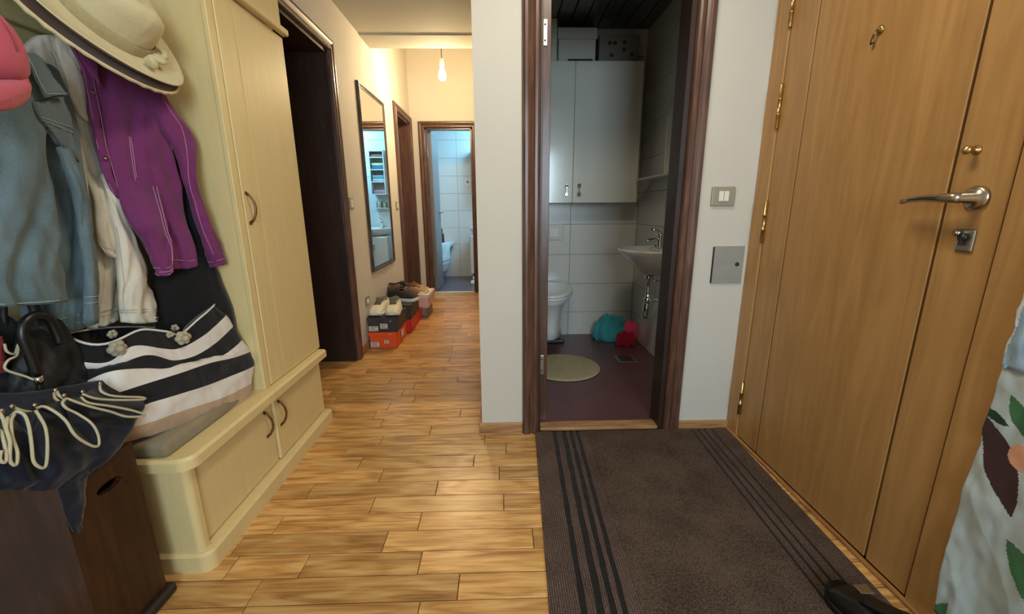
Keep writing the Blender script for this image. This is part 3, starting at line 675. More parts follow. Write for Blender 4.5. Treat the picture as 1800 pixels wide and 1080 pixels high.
A = shoebox('shoe_box', -1.016, -.800, 3.06, 3.40, .001, .128, orange, 'bright orange shoe box on the floor nearest the first dark doorway', labels=((.010, .012, .075, .052), (.115, .038, .150, .066)))
sw = MB(); P_ = [(-.868, 3.058, .113), (-.862, 3.058, .109), (-.85, 3.058, .111), (-.828, 3.058, .119), (-.85, 3.058, .1145), (-.858, 3.058, .113)]
sw.poly_prism(P_, (0, .002, 0)); sw.build('curved_logo', label_m, A)
sw = MB().box(-.7995, -.7975, 3.19, 3.27, .05, .10, .0005); sw.build('shoe_patch', label_m, A)  # pale patch added in place of white shoes showing in the box
B_ = shoebox('shoe_box', -1.020, -.790, 3.07, 3.40, .1285, .243, charcoal, 'charcoal shoe box on top of the orange one, under the white sneakers', labels=((.008, .008, .078, .046), (.095, .026, .150, .066), (.165, .082, .185, .094)))
C_ = shoebox('shoe_box', -1.016, -.775, 3.45, 3.98, .001, .120, red, 'long red shoe box on the floor in the middle of the row')
D_ = shoebox('shoe_box', -1.012, -.770, 3.47, 3.84, .1205, .240, charcoal, 'charcoal shoe box on the red one, under the dark sneakers')
F_ = shoebox('shoe_box', -1.010, -.725, 3.99, 4.32, .001, .118, mott, 'mottled grey shoe box on the floor at the far end of the row', mlid=pinkc)
E_ = shoebox('shoe_box', -1.005, -.690, 3.90, 4.25, .1205, .240, pinkc, 'pale pink shoe box with white lid, topmost at the far end of the row', mlid=mat('cream_card', S(232, 214, 196), .6), labels=())

def shoe(name, loc, yaw, L, Wd, H, upper, sole, lining, lace, lab, cat='shoe', group=None, collar=.62, soleh=.028):
    r = tag(empty(name, loc), lab, cat, group); r.rotation_euler.z = 0
    R_ = Matrix.Rotation(yaw, 3, 'Z')
    T = lambda p: Vector(loc) + R_ @ Vector(p)
    ts = [0, .03, .08, .16, .26, .36, .46, .56, .66, .76, .86, .93, .975, 1.0]
    def hw(t): # half width, t=0 heel .. 1 toe
        base = .36+.14*min(1, t*3) if t < .3 else .36 + .14*math.sin((t-.1)*1.9)**.8
        e = 1.0
        if t < .08: e = math.sqrt(max(.0, 1-((.08-t)/.08)**2))*.5+.5
        if t > .8: e = math.sqrt(max(.02, 1-((t-.8)/.21)**2))
        return Wd*base*e
    n = 16
    # sole
    rings = []
    for t in ts:
        w_ = hw(t)*1.06; y = (t-.5)*L; sp = soleh*(.9+.35*max(0, .25-t)) ; lift = .010*max(0, (t-.8)/.2)**2*1.5
        rings.append([T((-w_, y, lift+.002)), T((-w_*1.03, y, lift+sp*.6)), T((-w_, y, lift+sp)), T((w_, y, lift+sp)), T((w_*1.03, y, lift+sp*.6)), T((w_, y, lift+.002))])
    MB().loft(rings).build('sole', sole, r)
    def topz(t):
        if t < .35: return H*(1-.10*math.sin(t/.35*PI))
        if t < .5: return H*(1.0 - .1*(t-.35)/.15)
        return H*.9*(1-((t-.5)/.5))**.75*.62 + H*.34*(1-max(0, (t-.9)/.1)*.5)
    rings = []
    for t in ts:
        w_ = hw(t); y = (t-.5)*L; zt = topz(t); zb = soleh*.8; ring = []
        op = max(0.0, min(1.0, min((t-.03)/.05, (.50-t)/.08)))
        for k in range(n+1):
            a = PI*k/n; x = -math.cos(a); zz = math.sin(a)
            px_ = w_*(abs(x)**.75)*(1 if x > 0 else -1)*(1.0 if zz < .5 else 1)
            pz = zb + (zt-zb)*zz**.62
            if op > 0 and 5 <= k <= n-5:
                depth = (1-abs((k-n/2)/(n/2-5+1.01)))**.4
                pz = pz*(1-op*depth) + (zb+.008)*op*depth
            ring.append(T((px_, y, pz)))
        rings.append(ring)
    bmx = MB(); bmx.loft(rings, closed=False, cap=False)
    bmx.build('upper', upper, r)
    # tongue and collar padding
    tg = MB(); tg.loft([[T((s*.24*Wd, (t-.5)*L, topz(t)+dz)) for s in (-1, -.4, .4, 1)] + [T((s*.24*Wd, (t-.5)*L, topz(t)+dz-.004)) for s in (1, -1)] for t, dz in ((.40, .018), (.48, .010), (.58, .004), (.68, .001))]); tg.build('tongue', lining, r)
    cl = MB(); pts = []
    for k in range(25):
        a = 2*PI*k/24; t = .265-.225*math.cos(a); w_ = hw(t)*.66*abs(math.sin(a))**.6*(1 if math.sin(a) > 0 else -1)
        pts.append(T((w_, (t-.5)*L, topz(t)*.99)))
    cl.tube(pts, .0055, 6); cl.build('collar', lining, r)
    if lace:
        for i in range(5):
            t = .46+i*.055; z = topz(t)+.005
            m_ = MB(); m_.tube([T((-.22*Wd, (t-.5)*L, z-.004)), T((-.08*Wd, (t-.49)*L, z+.001)), T((.08*Wd, (t-.48)*L, z+.001)), T((.22*Wd, (t-.47)*L, z-.004))], .0028, 6); m_.build('lace', lace, r)
        m_ = MB(); z = topz(.47)+.012
        for s in (-1, 1):
            m_.tube([T((0, -.03*L, z)), T((s*.14*Wd, -.05*L, z+.012)), T((s*.30*Wd, -.04*L, z+.004)), T((s*.2*Wd, .0*L, z-.002)), T((0, -.02*L, z))], .0026, 6)
        m_.build('bow', lace, r)
    return r
white_knit = cloth('white_knit', S(226, 218, 190), .08); rubber = mat('pale_rubber', S(228, 222, 208), .5)
laceg = cloth('grey_lace', S(112, 104, 84), .2)
shoe('sneaker', (-.962, 3.225, .2435), PI-.05, .29, .106, .105, white_knit, rubber, laceg, laceg, 'left of the two cream knit sneakers on the charcoal box, toe to the camera', group='cream knit sneakers')
shoe('sneaker', (-.850, 3.225, .2435), PI+.10, .29, .106, .105, white_knit, rubber, laceg, laceg, 'right of the two cream knit sneakers on the charcoal box, toe to the camera', group='cream knit sneakers')
dk = cloth('dark_suede', S(52, 48, 46), .2); br = cloth('brown_mesh', S(120, 80, 60), .2)
shoe('sneaker', (-.872, 3.66, .2405), -PI/2-.30, .30, .115, .125, dk, rubber, br, M['black'], 'dark sneaker with brown lining and pale sole, in front on the middle boxes', group='dark sneakers', soleh=.036)
shoe('sneaker', (-.89, 3.785, .2405), -PI/2-.02, .29, .105, .145, br, rubber, dk, M['black'], 'brown sneaker just behind the dark one on the middle boxes', group='dark sneakers', soleh=.036)
for sn in [o for o in bpy.data.objects if o.name.startswith('sneaker') and o.get('group') == 'dark sneakers']:
    c = sn.location; k = -1.85 if 'front' in sn['label'] else -1.59
    d = Vector((-math.sin(k), math.cos(k), 0)); up = .108 if 'front' in sn['label'] else .126
    g = MB(); q = c + d*.012 + Vector((0, 0, up))
    g.tube([q - d*.02 - Vector((0, 0, .02)), q - d*.028 + Vector((0, 0, .012)), q - d*.030 + Vector((0, 0, .034))], [.022, .021, .012], 12)
    g.build('raised_tongue', M['black'], sn)
bg = cloth('beige_canvas', S(178, 142, 108), .12)
shoe('flat_shoe', (-.835, 4.02, .2405), -PI/2-.1, .25, .09, .075, bg, rubber, br, None, 'beige shoe on the pale pink box, nearer of the pair', group='beige shoes', soleh=.018)
shoe('flat_shoe', (-.86, 4.14, .2405), -PI/2+.05, .25, .09, .075, bg, rubber, br, None, 'beige shoe on the pale pink box, farther of the pair', group='beige shoes', soleh=.018)

# ------------------------------------------------------------------ entrance wall
t = tag(empty('double_light_switch', (.94, 1.80, 1.087)), 'taupe double light switch beside the entrance door', 'switch')
MB().box(.891, .991, 1.789, 1.7995, 1.047, 1.126, .004, 2).build('plate', M['plate'], t)
for a in (.919, .9415): MB().box(a, a+.0205, 1.783, 1.789, 1.066, 1.108, .002).build('rocker', M['rocker'], t)
t = tag(empty('fuse_box_cover', (.995, 1.80, .795)), 'square grey metal cover low on the wall beside the entrance door', 'cover')
MB().box(.929, 1.062, 1.7935, 1.7995, .713, .877, .001).build('panel', M['greybox'], t)
MB().lathe([(0, 0), (.009, 0), (.008, .003), (0, .003)], (1.035, 1.7935, .798), 12, Matrix.Rotation(PI/2, 3, 'X')).build('lock', M['darksteel'], t)
MB().box(.9245, .9285, 1.7925, 1.7990, .716, .874).build('hinge_edge', M['darksteel'], t)

# door mat, slightly turned
mt = tag(empty('door_mat', (.13, .40, .0005)), 'large dark brown ribbed door mat with black stripes before the entrance door', 'mat')
mt.rotation_euler.z = 0
def matmat(name, c1, c2, rib):
    m, n, l, b = nt(name); b.inputs['Roughness'].default_value = .95; b.inputs['Specular IOR Level'].default_value = .15
    tc = n.new('ShaderNodeTexCoord'); nz = n.new('ShaderNodeTexNoise'); nz.inputs['Scale'].default_value = 260; nz.inputs['Detail'].default_value = 4
    l.new(tc.outputs['Object'], nz.inputs['Vector']); big = n.new('ShaderNodeTexNoise'); big.inputs['Scale'].default_value = 7; l.new(tc.outputs['Object'], big.inputs['Vector'])
    ad = n.new('ShaderNodeMath'); ad.operation = 'MULTIPLY_ADD'; ad.inputs[1].default_value = .35; l.new(big.outputs['Fac'], ad.inputs[0]); l.new(nz.outputs['Fac'], ad.inputs[2])
    rp = n.new('ShaderNodeValToRGB'); e = rp.color_ramp.elements; e[0].position = .5; e[1].position = .85; e[0].color = c1; e[1].color = c2
    l.new(ad.outputs[0], rp.inputs['Fac']); bp = n.new('ShaderNodeBump'); bp.inputs['Strength'].default_value = .9; bp.inputs['Distance'].default_value = .003
    if rib:
        wv = n.new('ShaderNodeTexWave'); wv.bands_direction = 'X'; wv.inputs['Scale'].default_value = 46; wv.inputs['Distortion'].default_value = .2
        l.new(tc.outputs['Object'], wv.inputs['Vector']); l.new(wv.outputs['Fac'], bp.inputs['Height'])
        mx = n.new('ShaderNodeMixRGB'); mx.blend_type = 'MULTIPLY'; mx.inputs['Fac'].default_value = .7
        r2 = n.new('ShaderNodeValToRGB'); r2.color_ramp.elements[0].color = (.25, .22, .20, 1); r2.color_ramp.elements[0].position = .25; r2.color_ramp.elements[1].position = .6
        l.new(wv.outputs['Fac'], r2.inputs['Fac']); l.new(rp.outputs[0], mx.inputs['Color1']); l.new(r2.outputs[0], mx.inputs['Color2']); l.new(mx.outputs[0], b.inputs['Base Color'])
    else: l.new(nz.outputs['Fac'], bp.inputs['Height']); l.new(rp.outputs[0], b.inputs['Base Color'])
    l.new(bp.outputs[0], b.inputs['Normal']); return m
m_pile = matmat('mat_pile', S(58, 46, 38), S(104, 86, 74), False); m_rib = matmat('mat_ribs', S(84, 68, 62), S(134, 112, 104), True)
m_str = cloth('mat_stripe', S(24, 19, 16), .2)
Y0m, Y1m = .35, 1.783
def xl(a, y): return a + (y-1.765)*(.0395 if a < .6 else .0395-.012*0)
def mstrip(name, a, b, z, m, parent=mt):
    # strip between x=a and x=b at the far end, following the mat's slight turn
    pts = [(xl(a, Y0m), Y0m, .0005), (xl(b, Y0m), Y0m, .0005), (xl(b, Y1m), Y1m, .0005), (xl(a, Y1m), Y1m, .0005)]
    mb = MB(); mb.poly_prism(pts, (0, 0, z)); return mb.build(name, m, parent)
bands = [(.150, .234), (.250, .277), (.296, .312), (.328, .344)]
strL = [(.234, .250), (.277, .296), (.312, .328), (.344, .358)]
mstrip('ribbed_border', .1505, .2335, .0085, m_rib)
for a, b in ((.2505, .2765), (.2965, .3115), (.3285, .3435)): mstrip('ribbed_band', a, b, .0085, m_rib)
for a, b in strL: mstrip('black_stripe', a, b, .0065, m_str)
mstrip('ribbed_band', .3585, .395, .0085, m_rib)
mstrip('centre_pile', .3955, .875, .0090, m_pile)
strR = [(.8945, .9025), (.925, .933), (.9545, .9625), (.990, .998)]
for a, b in strR: mstrip('black_stripe', a, b, .0065, m_str)
mstrip('ribbed_band', .8755, .894, .0085, m_pile)
for a, b in ((.903, .9245), (.9335, .954), (.963, .9895)): mstrip('ribbed_band', a, b, .0085, m_pile)
mstrip('right_border', .9985, 1.066, .0085, m_pile)

# black shoe at the bottom edge
r = shoe('black_shoe', (.925, .782, .010), .18, .27, .105, .085, M['black'], M['black'], M['black'], None, 'black shoe with a pale metal badge, on the mat by the door', soleh=.02)
bd = MB(); bd.box(.925, .960, .852, .880, .063, .067, .0015); bd.build('badge', M['steel'], r)

# floral cloth hanging at the right edge
def leafmat():
    return [cloth('white_sheet', S(180, 192, 194), .05, wrinkle=.3), cloth('printed_green', S(64, 112, 74), .25), cloth('printed_brown', S(62, 36, 36), .15), cloth('printed_peach', S(222, 160, 130), .1), cloth('printed_dark_green', S(22, 58, 34), .2), cloth('printed_pale_green', S(168, 190, 150), .1)]
def inleaf(y, z, cy, cz, L, w, ang):
    dy, dz = y-cy, z-cz; u = dy*math.cos(ang)+dz*math.sin(ang); v = -dy*math.sin(ang)+dz*math.cos(ang); u /= L
    return abs(u) < 1 and abs(v) < w*(1-u*u)
cl_edge = [[(1.072,0.8086,0.7131),(1.07,0.8102,0.6154),(1.068,0.8114,0.5096),(1.066,0.8148,0.3959),(1.064,0.8124,0.2479),(1.062,0.8006,0.0669)]][0]
cl_rows = [[(x, y, z)] + [(x-.012*(k % 2), yy, z) for k, yy in enumerate((.70, .60, .50, .40, .30))] for x, y, z in cl_edge]
pc = Patch(cl_rows, 48, 44, .004, 0, .005, 2.2, .2, seed=4, wr=.004, face=(-1, 0, 0))
ob = pc.mesh('floral_sheet', leafmat()); tag(ob, 'white cloth printed with green leaves hanging at the right edge beside the entrance door', 'cloth')
for p in ob.data.polygons:
    c = p.center + ob.location; y, z = c.y, c.z; k = 0
    for (cy, cz, L, w, a, m_) in ((.795, .060, .06, .016, 1.9, 1), (.765, .045, .09, .020, .25, 4), (.72, .03, .09, .03, -.2, 1), (.76, .02, .05, .015, .1, 5), (.800, .60, .035, .010, .3, 4), (.755, .615, .05, .016, 1.0, 1), (.66, .30, .08, .03, .8, 1), (.55, .5, .09, .03, 2, 1), (.45, .2, .09, .03, .5, 4), (.765, .500, .105, .030, 1.11, 2), (.738, .535, .03, .022, 1.3, 3)):
        if inleaf(y, z, cy, cz, L, w, a): k = m_
    p.material_index = k
ue = [[(1.078,0.8015,1.1603),(1.074,0.8005,1.025),(1.072,0.8089,0.8708),(1.07,0.8078,0.7921),(1.07,0.8073,0.7098)]][0]
rows = [[(x, y, z), (x-.006, y-.02, z), (x, .68, z), (x-.01, .55, z), (x, .40, z)] for x, y, z in ue]
pc = Patch(rows, 10, 8, .010, 0, .005, 2.0, .2, seed=8, wr=.006, face=(-1, 0, 0))
ob = pc.mesh('pale_blue_cloth', [cloth('pale_blue_cotton', S(150, 176, 200), .1), cloth('white_band', S(212, 220, 224), .05)]); tag(ob, 'pale blue cloth with a white border hanging above the leaf-printed sheet', 'cloth')
for p in ob.data.polygons:
    q_ = p.center+ob.location
    if q_.y > .792 - .1*(q_.z-.9): p.material_index = 1

# ------------------------------------------------------------------ hall wardrobe with bench
wr = tag(empty('hall_wardrobe', (-1.05, 1.5, 0)), 'cream hall wardrobe with a tall cupboard, bench and coat rack on the left', 'wardrobe')
CR, OL = M['cream'], M['cream_shaded']
def rounded_slab(x0, x1, y0, y1, z0, z1, r, e=.004):
    """slab with one rounded vertical corner at (x1,y0) and eased top edge"""
    def ring(z, k):
        pts = [(x0, y1, z), (x0, y0+k, z)]
        for i in range(9):
            a = -PI/2 + PI/2*i/8
            pts.append((x1-r + (r-k)*math.cos(a), y0+r + (r-k)*math.sin(a), z))
        pts.append((x1-k, y1, z)); return pts
    return MB().loft([ring(z0, 0), ring(z1-e, 0), ring(z1, e)], smooth=False)
rounded_slab(-1.215, -.868, 1.040, 1.957, 0.0, .062, .035, .008).build('plinth', CR, wr)
MB().box(-1.21, -.915, 1.062, 1.945, .062, .345).build('base_body', CR, wr)
rounded_slab(-1.21, -.892, 1.052, 1.083, .062, .345, .018).build('corner_post', CR, wr)
rounded_slab(-1.215, -.862, 1.030, 1.955, .345, .381, .045, .008).build('bench_top', CR, wr)
def pull(parent, x, y, z0, z1, r=.0042):
    zc = (z0+z1)/2; pts = []
    for i in range(11):
        t = i/10; pts.append((x + .024*math.sin(PI*t)**.6, y + .006*math.sin(PI*t), z0+(z1-z0)*t))
    b = MB(); b.tube(pts, [r*1.3 if i in (0, 10) else r for i in range(11)], 8)
    b.lathe([(0, 0), (.007, 0), (.005, .003), (0, .003)], (x-.0005, y, z0), 10, Matrix.Rotation(PI/2, 3, 'Y')).lathe([(0, 0), (.007, 0), (.005, .003), (0, .003)], (x-.0005, y, z1), 10, Matrix.Rotation(PI/2, 3, 'Y'))
    return b.build('handle', M['bronze'], parent)
def wdoor(y0, y1, z0, z1, hz, hy, x=-.898):
    d = MB().box(x-.018, x, y0, y1, z0, z1, .003).build('cupboard_door', CR, wr)
    fp_ = MB(); fp_.box(x, x+.0012, y0+.10 if hy < (y0+y1)/2 else y0+.03, y1-.03 if hy < (y0+y1)/2 else y1-.10, z0+.02, z1-.02, .0005)
    if z1-z0 > .5: 
        fp_.build('raised_field', CR, d)
    else: fp_.bm.free()
    pull(d, x, hy, *hz); return d
wdoor(1.088, 1.512, .066, .340, (.200, .300), 1.462, -.904)
wdoor(1.522, 1.945, .066, .340, (.200, .304), 1.552)
MB().box(-1.205, -.905, 1.490, 1.506, .381, 2.295, .001).build('side_panel', CR, wr)
MB().box(-.915, -.899, 1.488, 1.524, .381, 2.295, .002).build('front_stile', CR, wr)
MB().box(-1.205, -.918, 1.530, 1.940, .381, 2.295).build('tall_body', CR, wr)
MB().box(-.917, -.9162, 1.522, 1.532, .381, 2.29).build('gap_shade_strip', M['groove'], wr)  # thin dark strip paints the shade between stile and tall door
wdoor(1.530, 1.975, .383, 1.742, (1.0, 1.105), 1.549)
MB().box(-.90, -.872, 1.530, 1.980, 1.746, 1.772, .004).build('ledge_strip', CR, wr)
MB().box(-.916, -.898, 1.530, 1.975, 1.775, 2.285, .003).build('cupboard_door', CR, wr)
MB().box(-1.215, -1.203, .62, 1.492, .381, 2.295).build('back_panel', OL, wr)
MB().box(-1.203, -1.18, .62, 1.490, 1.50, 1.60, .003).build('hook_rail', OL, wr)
for y in (.75, .92, 1.10, 1.28, 1.42):
    b = MB(); b.tube([(-1.18, y, 1.56), (-1.14, y, 1.55), (-1.115, y, 1.57), (-1.11, y, 1.60)], [.006, .006, .006, .008], 8); b.build('coat_hook', M['bronze'], wr)
cu = MB(); cu.box(-1.19, -.925, 1.045, 1.415, .382, .425, .014, 3)
for v in cu.bm.verts:
    if v.co.z > .40: v.co.z += .006*noise.noise(v.co*9)
cu = cu.build('seat_cushion', cloth('cushion_taupe', S(140, 126, 100), .15)); tag(cu, 'thin taupe seat cushion on the wardrobe bench under the striped tote', 'cushion')
for p in cu.data.polygons: p.use_smooth = True

# ------------------------------------------------------------------ clothes on the hooks
def seam_part(S_, parent, m, uvs, r=.0011, name='stitching'):
    for uv in uvs:
        MB().tube(S_.seam(uv), r, 5).build(name, m, parent)
denim = cloth('faded_denim', S(92, 110, 116), .24, worn=.02, wrinkle=.8); dstitch = cloth('denim_stitch', S(150, 172, 176), .1)
jk = tag(empty('denim_shirt', (-1.1, 1.0, 1.45)), 'faded blue denim shirt hanging leftmost behind the pink cap', 'shirt')
pB = Patch([[(-1.12,0.9917,1.3074),(-1.11,1.0846,1.3788),(-1.1,1.1396,1.3955),(-1.09,1.1739,1.3868)],[(-1.12,0.9653,1.2025),(-1.11,1.0582,1.2291),(-1.1,1.1509,1.2841),(-1.08,1.1785,1.2829)],[(-1.11,0.9442,1.0748),(-1.11,1.0467,1.0896),(-1.09,1.1127,1.1189),(-1.07,1.1549,1.1493)],[(-1.11,0.9549,0.9529),(-1.1,1.0165,0.9592),(-1.08,1.078,0.9669),(-1.06,1.1249,0.9774)],[(-1.1,0.9564,0.8622),(-1.1,1.0141,0.85),(-1.08,1.0653,0.861),(-1.06,1.1076,0.8603)],[(-1.1,0.9672,0.7643),(-1.1,1.0095,0.7539),(-1.08,1.0455,0.7545),(-1.06,1.0854,0.761)]], 9, 9, .010, .012, .009, 3.2, .5, seed=1)
pB.mesh('back_panel', denim, jk)
seam_part(pB, jk, dstitch, [[(0, .93), (1, .93)], [(0, .965), (1, .965)]])
pA = Patch([[(-1.07,0.9271,1.3209),(-1.06,0.9831,1.3585),(-1.05,1.018,1.3717),(-1.05,1.0653,1.3753)],[(-1.06,0.8969,1.2328),(-1.05,0.9467,1.2482),(-1.04,0.9979,1.2644),(-1.04,1.0632,1.2723)],[(-1.05,0.8619,1.1254),(-1.04,0.9082,1.1291),(-1.03,0.961,1.1333),(-1.04,1.0427,1.1526)],[(-1.05,0.8354,1.02),(-1.03,0.8796,1.0121),(-1.03,0.9419,1.0148),(-1.04,1.0275,1.0175)],[(-1.04,0.8065,0.9369),(-1.03,0.8679,0.9273),(-1.03,0.9346,0.9195),(-1.04,1.0193,0.9176)],[(-1.04,0.7895,0.8694),(-1.03,0.8556,0.8589),(-1.03,0.9222,0.848),(-1.04,1.0134,0.8353)]], 10, 10, .010, .010, .010, 2.2, .7, seed=2)
pA.mesh('front_panel', denim, jk)
seam_part(pA, jk, dstitch, [[(0, .985), (1, .985)]], .0014)
pC = Patch([[(-1.03,1.0377,1.3846),(-1.03,1.0616,1.389),(-1.04,1.0886,1.3824)],[(-1.02,1.0349,1.3525),(-1.02,1.0614,1.351),(-1.03,1.0926,1.3479)],[(-1.015,1.0391,1.3196),(-1.015,1.0655,1.3194),(-1.02,1.1039,1.3192)],[(-1.015,1.0436,1.2953),(-1.015,1.0697,1.3061),(-1.02,1.1021,1.3176)]], 6, 5, .004, .002, .001, 1, 0, seed=3)
pC.mesh('collar', denim, jk); seam_part(pC, jk, dstitch, [[(.06, .1), (.06, .9), (.9, .9)]])
pY = Patch([[(-1.03,1.0325,1.2834),(-1.035,1.0707,1.2968),(-1.05,1.1256,1.317)],[(-1.03,1.0371,1.2551),(-1.04,1.0832,1.2517),(-1.055,1.1382,1.2488)],[(-1.035,1.0549,1.2344),(-1.045,1.0904,1.2088),(-1.06,1.1395,1.1997)],[(-1.045,1.075,1.2254),(-1.055,1.1037,1.1951),(-1.07,1.1481,1.1694)]], 6, 5, .006, .004, .003, 1.5, .3, seed=5)
pY.mesh('shoulder_yoke', denim, jk); seam_part(pY, jk, dstitch, [[(0, .35), (1, .35)], [(0, .42), (1, .42)]])
pd = Patch([[(-1.045,1.0795,1.1971),(-1.045,1.0891,1.1932),(-1.05,1.1084,1.1957)],[(-1.03,1.0726,1.1031),(-1.03,1.0867,1.1037),(-1.045,1.118,1.108)],[(-1.03,1.0654,1.009),(-1.03,1.0796,1.0084),(-1.05,1.1177,1.0096)],[(-1.03,1.0517,0.8988),(-1.03,1.0659,0.8966),(-1.05,1.1015,0.8913)],[(-1.03,1.0204,0.7759),(-1.03,1.0348,0.7748),(-1.05,1.0763,0.768)]], 5, 8, .006, .008, .004, 1.3, .4, seed=9)
pd.mesh('sleeve', denim, jk)
seam_part(pd, jk, dstitch, [[(0, .87), (1, .87)], [(0, .90), (1, .90)]])

white_d = cloth('white_denim', S(208, 200, 184), .10, worn=.03); wstitch = cloth('cream_stitch', S(190, 178, 155), .1); wlin = cloth('beige_inside', S(160, 148, 126), .12)
wj = tag(empty('white_jacket', (-1.1, 1.2, 1.5)), 'off-white denim jacket hanging between the blue shirt and the purple one', 'jacket')
p1 = Patch([[(-1.15,1.1566,1.4254),(-1.14,1.2052,1.477),(-1.13,1.2378,1.4809)],[(-1.15,1.1462,1.3347),(-1.14,1.2264,1.3682),(-1.12,1.2868,1.3839)],[(-1.14,1.1565,1.2049),(-1.12,1.2149,1.2268),(-1.11,1.2789,1.2508)],[(-1.13,1.1573,1.0788),(-1.12,1.2194,1.0874),(-1.11,1.2825,1.1048)],[(-1.12,1.1398,0.9319),(-1.11,1.1891,0.9262),(-1.1,1.2332,0.9211)],[(-1.12,1.1247,0.8113),(-1.11,1.1662,0.8099),(-1.1,1.2067,0.8177)],[(-1.12,1.1176,0.7336),(-1.11,1.1525,0.7363),(-1.1,1.1841,0.744)]], 9, 9, .012, .010, .007, 2.6, .6, seed=6)
p1.mesh('body', white_d, wj); seam_part(p1, wj, wstitch, [[(0, .90), (1, .90)], [(0, .93), (1, .93)], [(.45, .05), (.5, .3), (.48, .6)], [(.55, .05), (.6, .3), (.58, .6)]])
p2 = Patch([[(-1.14,1.2854,1.1602),(-1.14,1.3515,1.1656),(-1.13,1.4016,1.1696)],[(-1.14,1.2797,1.0327),(-1.14,1.347,1.0313),(-1.13,1.4004,1.0212)],[(-1.13,1.2528,0.9358),(-1.13,1.3291,0.9281),(-1.13,1.3995,0.9025)],[(-1.13,1.2369,0.8375),(-1.13,1.2929,0.8272),(-1.13,1.3456,0.8083)]], 6, 6, .006, .003, .005, 1.6, .3, seed=7)
p2.mesh('lining', wlin, wj)
p3 = Patch([[(-1.09,1.2217,1.1399),(-1.08,1.2295,1.1479),(-1.08,1.248,1.1387)],[(-1.075,1.2021,1.049),(-1.07,1.2207,1.0488),(-1.075,1.253,1.0247)],[(-1.07,1.1953,0.9567),(-1.06,1.2195,0.9625),(-1.07,1.268,0.9252)],[(-1.065,1.1747,0.8641),(-1.055,1.2131,0.8658),(-1.065,1.2703,0.8305)],[(-1.06,1.1583,0.7947),(-1.05,1.1974,0.7905),(-1.06,1.2694,0.7689)],[(-1.06,1.1524,0.7438),(-1.05,1.1914,0.7293),(-1.06,1.2661,0.7139)]], 9, 9, .008, .014, .006, 1.7, .5, seed=8)
p3.mesh('sleeve', white_d, wj); seam_part(p3, wj, wstitch, [[(0, .86), (1, .86)], [(0, .885), (1, .885)], [(.12, .3), (.1, .6), (.06, .86)]])
MB().lathe([(0, 0), (.007, 0), (.007, .003), (.004, .005), (0, .004)], p3.at(.86, .95), 12, Matrix.Rotation(PI/2*.7, 3, 'Y')).build('button', M['nickel'], wj)
p4 = Patch([[(-1.12,1.2121,1.1542),(-1.12,1.2454,1.1569),(-1.12,1.2771,1.1594)],[(-1.09,1.1864,1.079),(-1.085,1.206,1.0869),(-1.09,1.2392,1.0877)],[(-1.08,1.1647,1.0048),(-1.075,1.1871,1.0037),(-1.08,1.2187,0.9897)],[(-1.08,1.1605,0.9628),(-1.075,1.1773,0.9521),(-1.08,1.2079,0.9334)],[(-1.08,1.164,0.9442),(-1.075,1.1761,0.9273),(-1.08,1.2014,0.9149)]], 6, 6, .006, .006, .003, 1.4, .3, seed=4)
p4.mesh('sleeve', white_d, wj); seam_part(p4, wj, wstitch, [[(.02, .8), (.98, .8)]])
p5 = Patch([[(-1.13,1.2252,1.4868),(-1.12,1.2368,1.4884),(-1.11,1.2433,1.4736)],[(-1.115,1.2098,1.4299),(-1.11,1.2277,1.4355),(-1.1,1.2452,1.4276)],[(-1.11,1.2118,1.3844),(-1.105,1.2285,1.389),(-1.1,1.2506,1.3883)],[(-1.11,1.2071,1.3431),(-1.105,1.2172,1.2975),(-1.1,1.2323,1.2793)]], 5, 5, .006, .004, .002, 1, 0, seed=4)
p5.mesh('collar', white_d, wj)

purple = cloth('purple_cotton', S(112, 44, 94), .14, worn=.01); pst = cloth('pink_stitch', S(186, 120, 168), .1)
pj = tag(empty('purple_shirt', (-1.05, 1.35, 1.5)), 'purple button-up shirt hanging under the straw hat', 'shirt')
q1 = Patch([[(-1.11,1.2382,1.4653),(-1.1,1.2995,1.486),(-1.08,1.362,1.4779),(-1.05,1.4036,1.4528)],[(-1.1,1.2439,1.3865),(-1.08,1.2977,1.401),(-1.06,1.3568,1.402),(-1.03,1.4046,1.3908)],[(-1.09,1.2277,1.2785),(-1.06,1.2719,1.2865),(-1.04,1.3312,1.282),(-1.01,1.384,1.2667)],[(-1.08,1.2177,1.1544),(-1.05,1.2541,1.1572),(-1.03,1.3162,1.1541),(-1.0,1.3866,1.1508)],[(-1.08,1.2483,1.0487),(-1.05,1.2533,1.0453),(-1.03,1.3183,1.0394),(-1.0,1.3875,1.0329)],[(-1.07,1.2844,0.9574),(-1.04,1.2912,0.9514),(-1.02,1.3365,0.9439),(-0.995,1.3915,0.9389)],[(-1.06,1.3017,0.8603),(-1.03,1.3142,0.8687),(-1.02,1.3571,0.866),(-0.995,1.4002,0.8709)]], 10, 11, .010, .014, .010, 2.4, .5, seed=11)
q1.mesh('body', purple, pj)
seam_part(q1, pj, pst, [[(.44, .38), (.40, .6), (.42, .75), (.36, .90), (.30, 1.0)], [(.47, .38), (.43, .6), (.45, .75), (.40, .90), (.34, 1.0)], [(.30, .93), (1, .95)]])
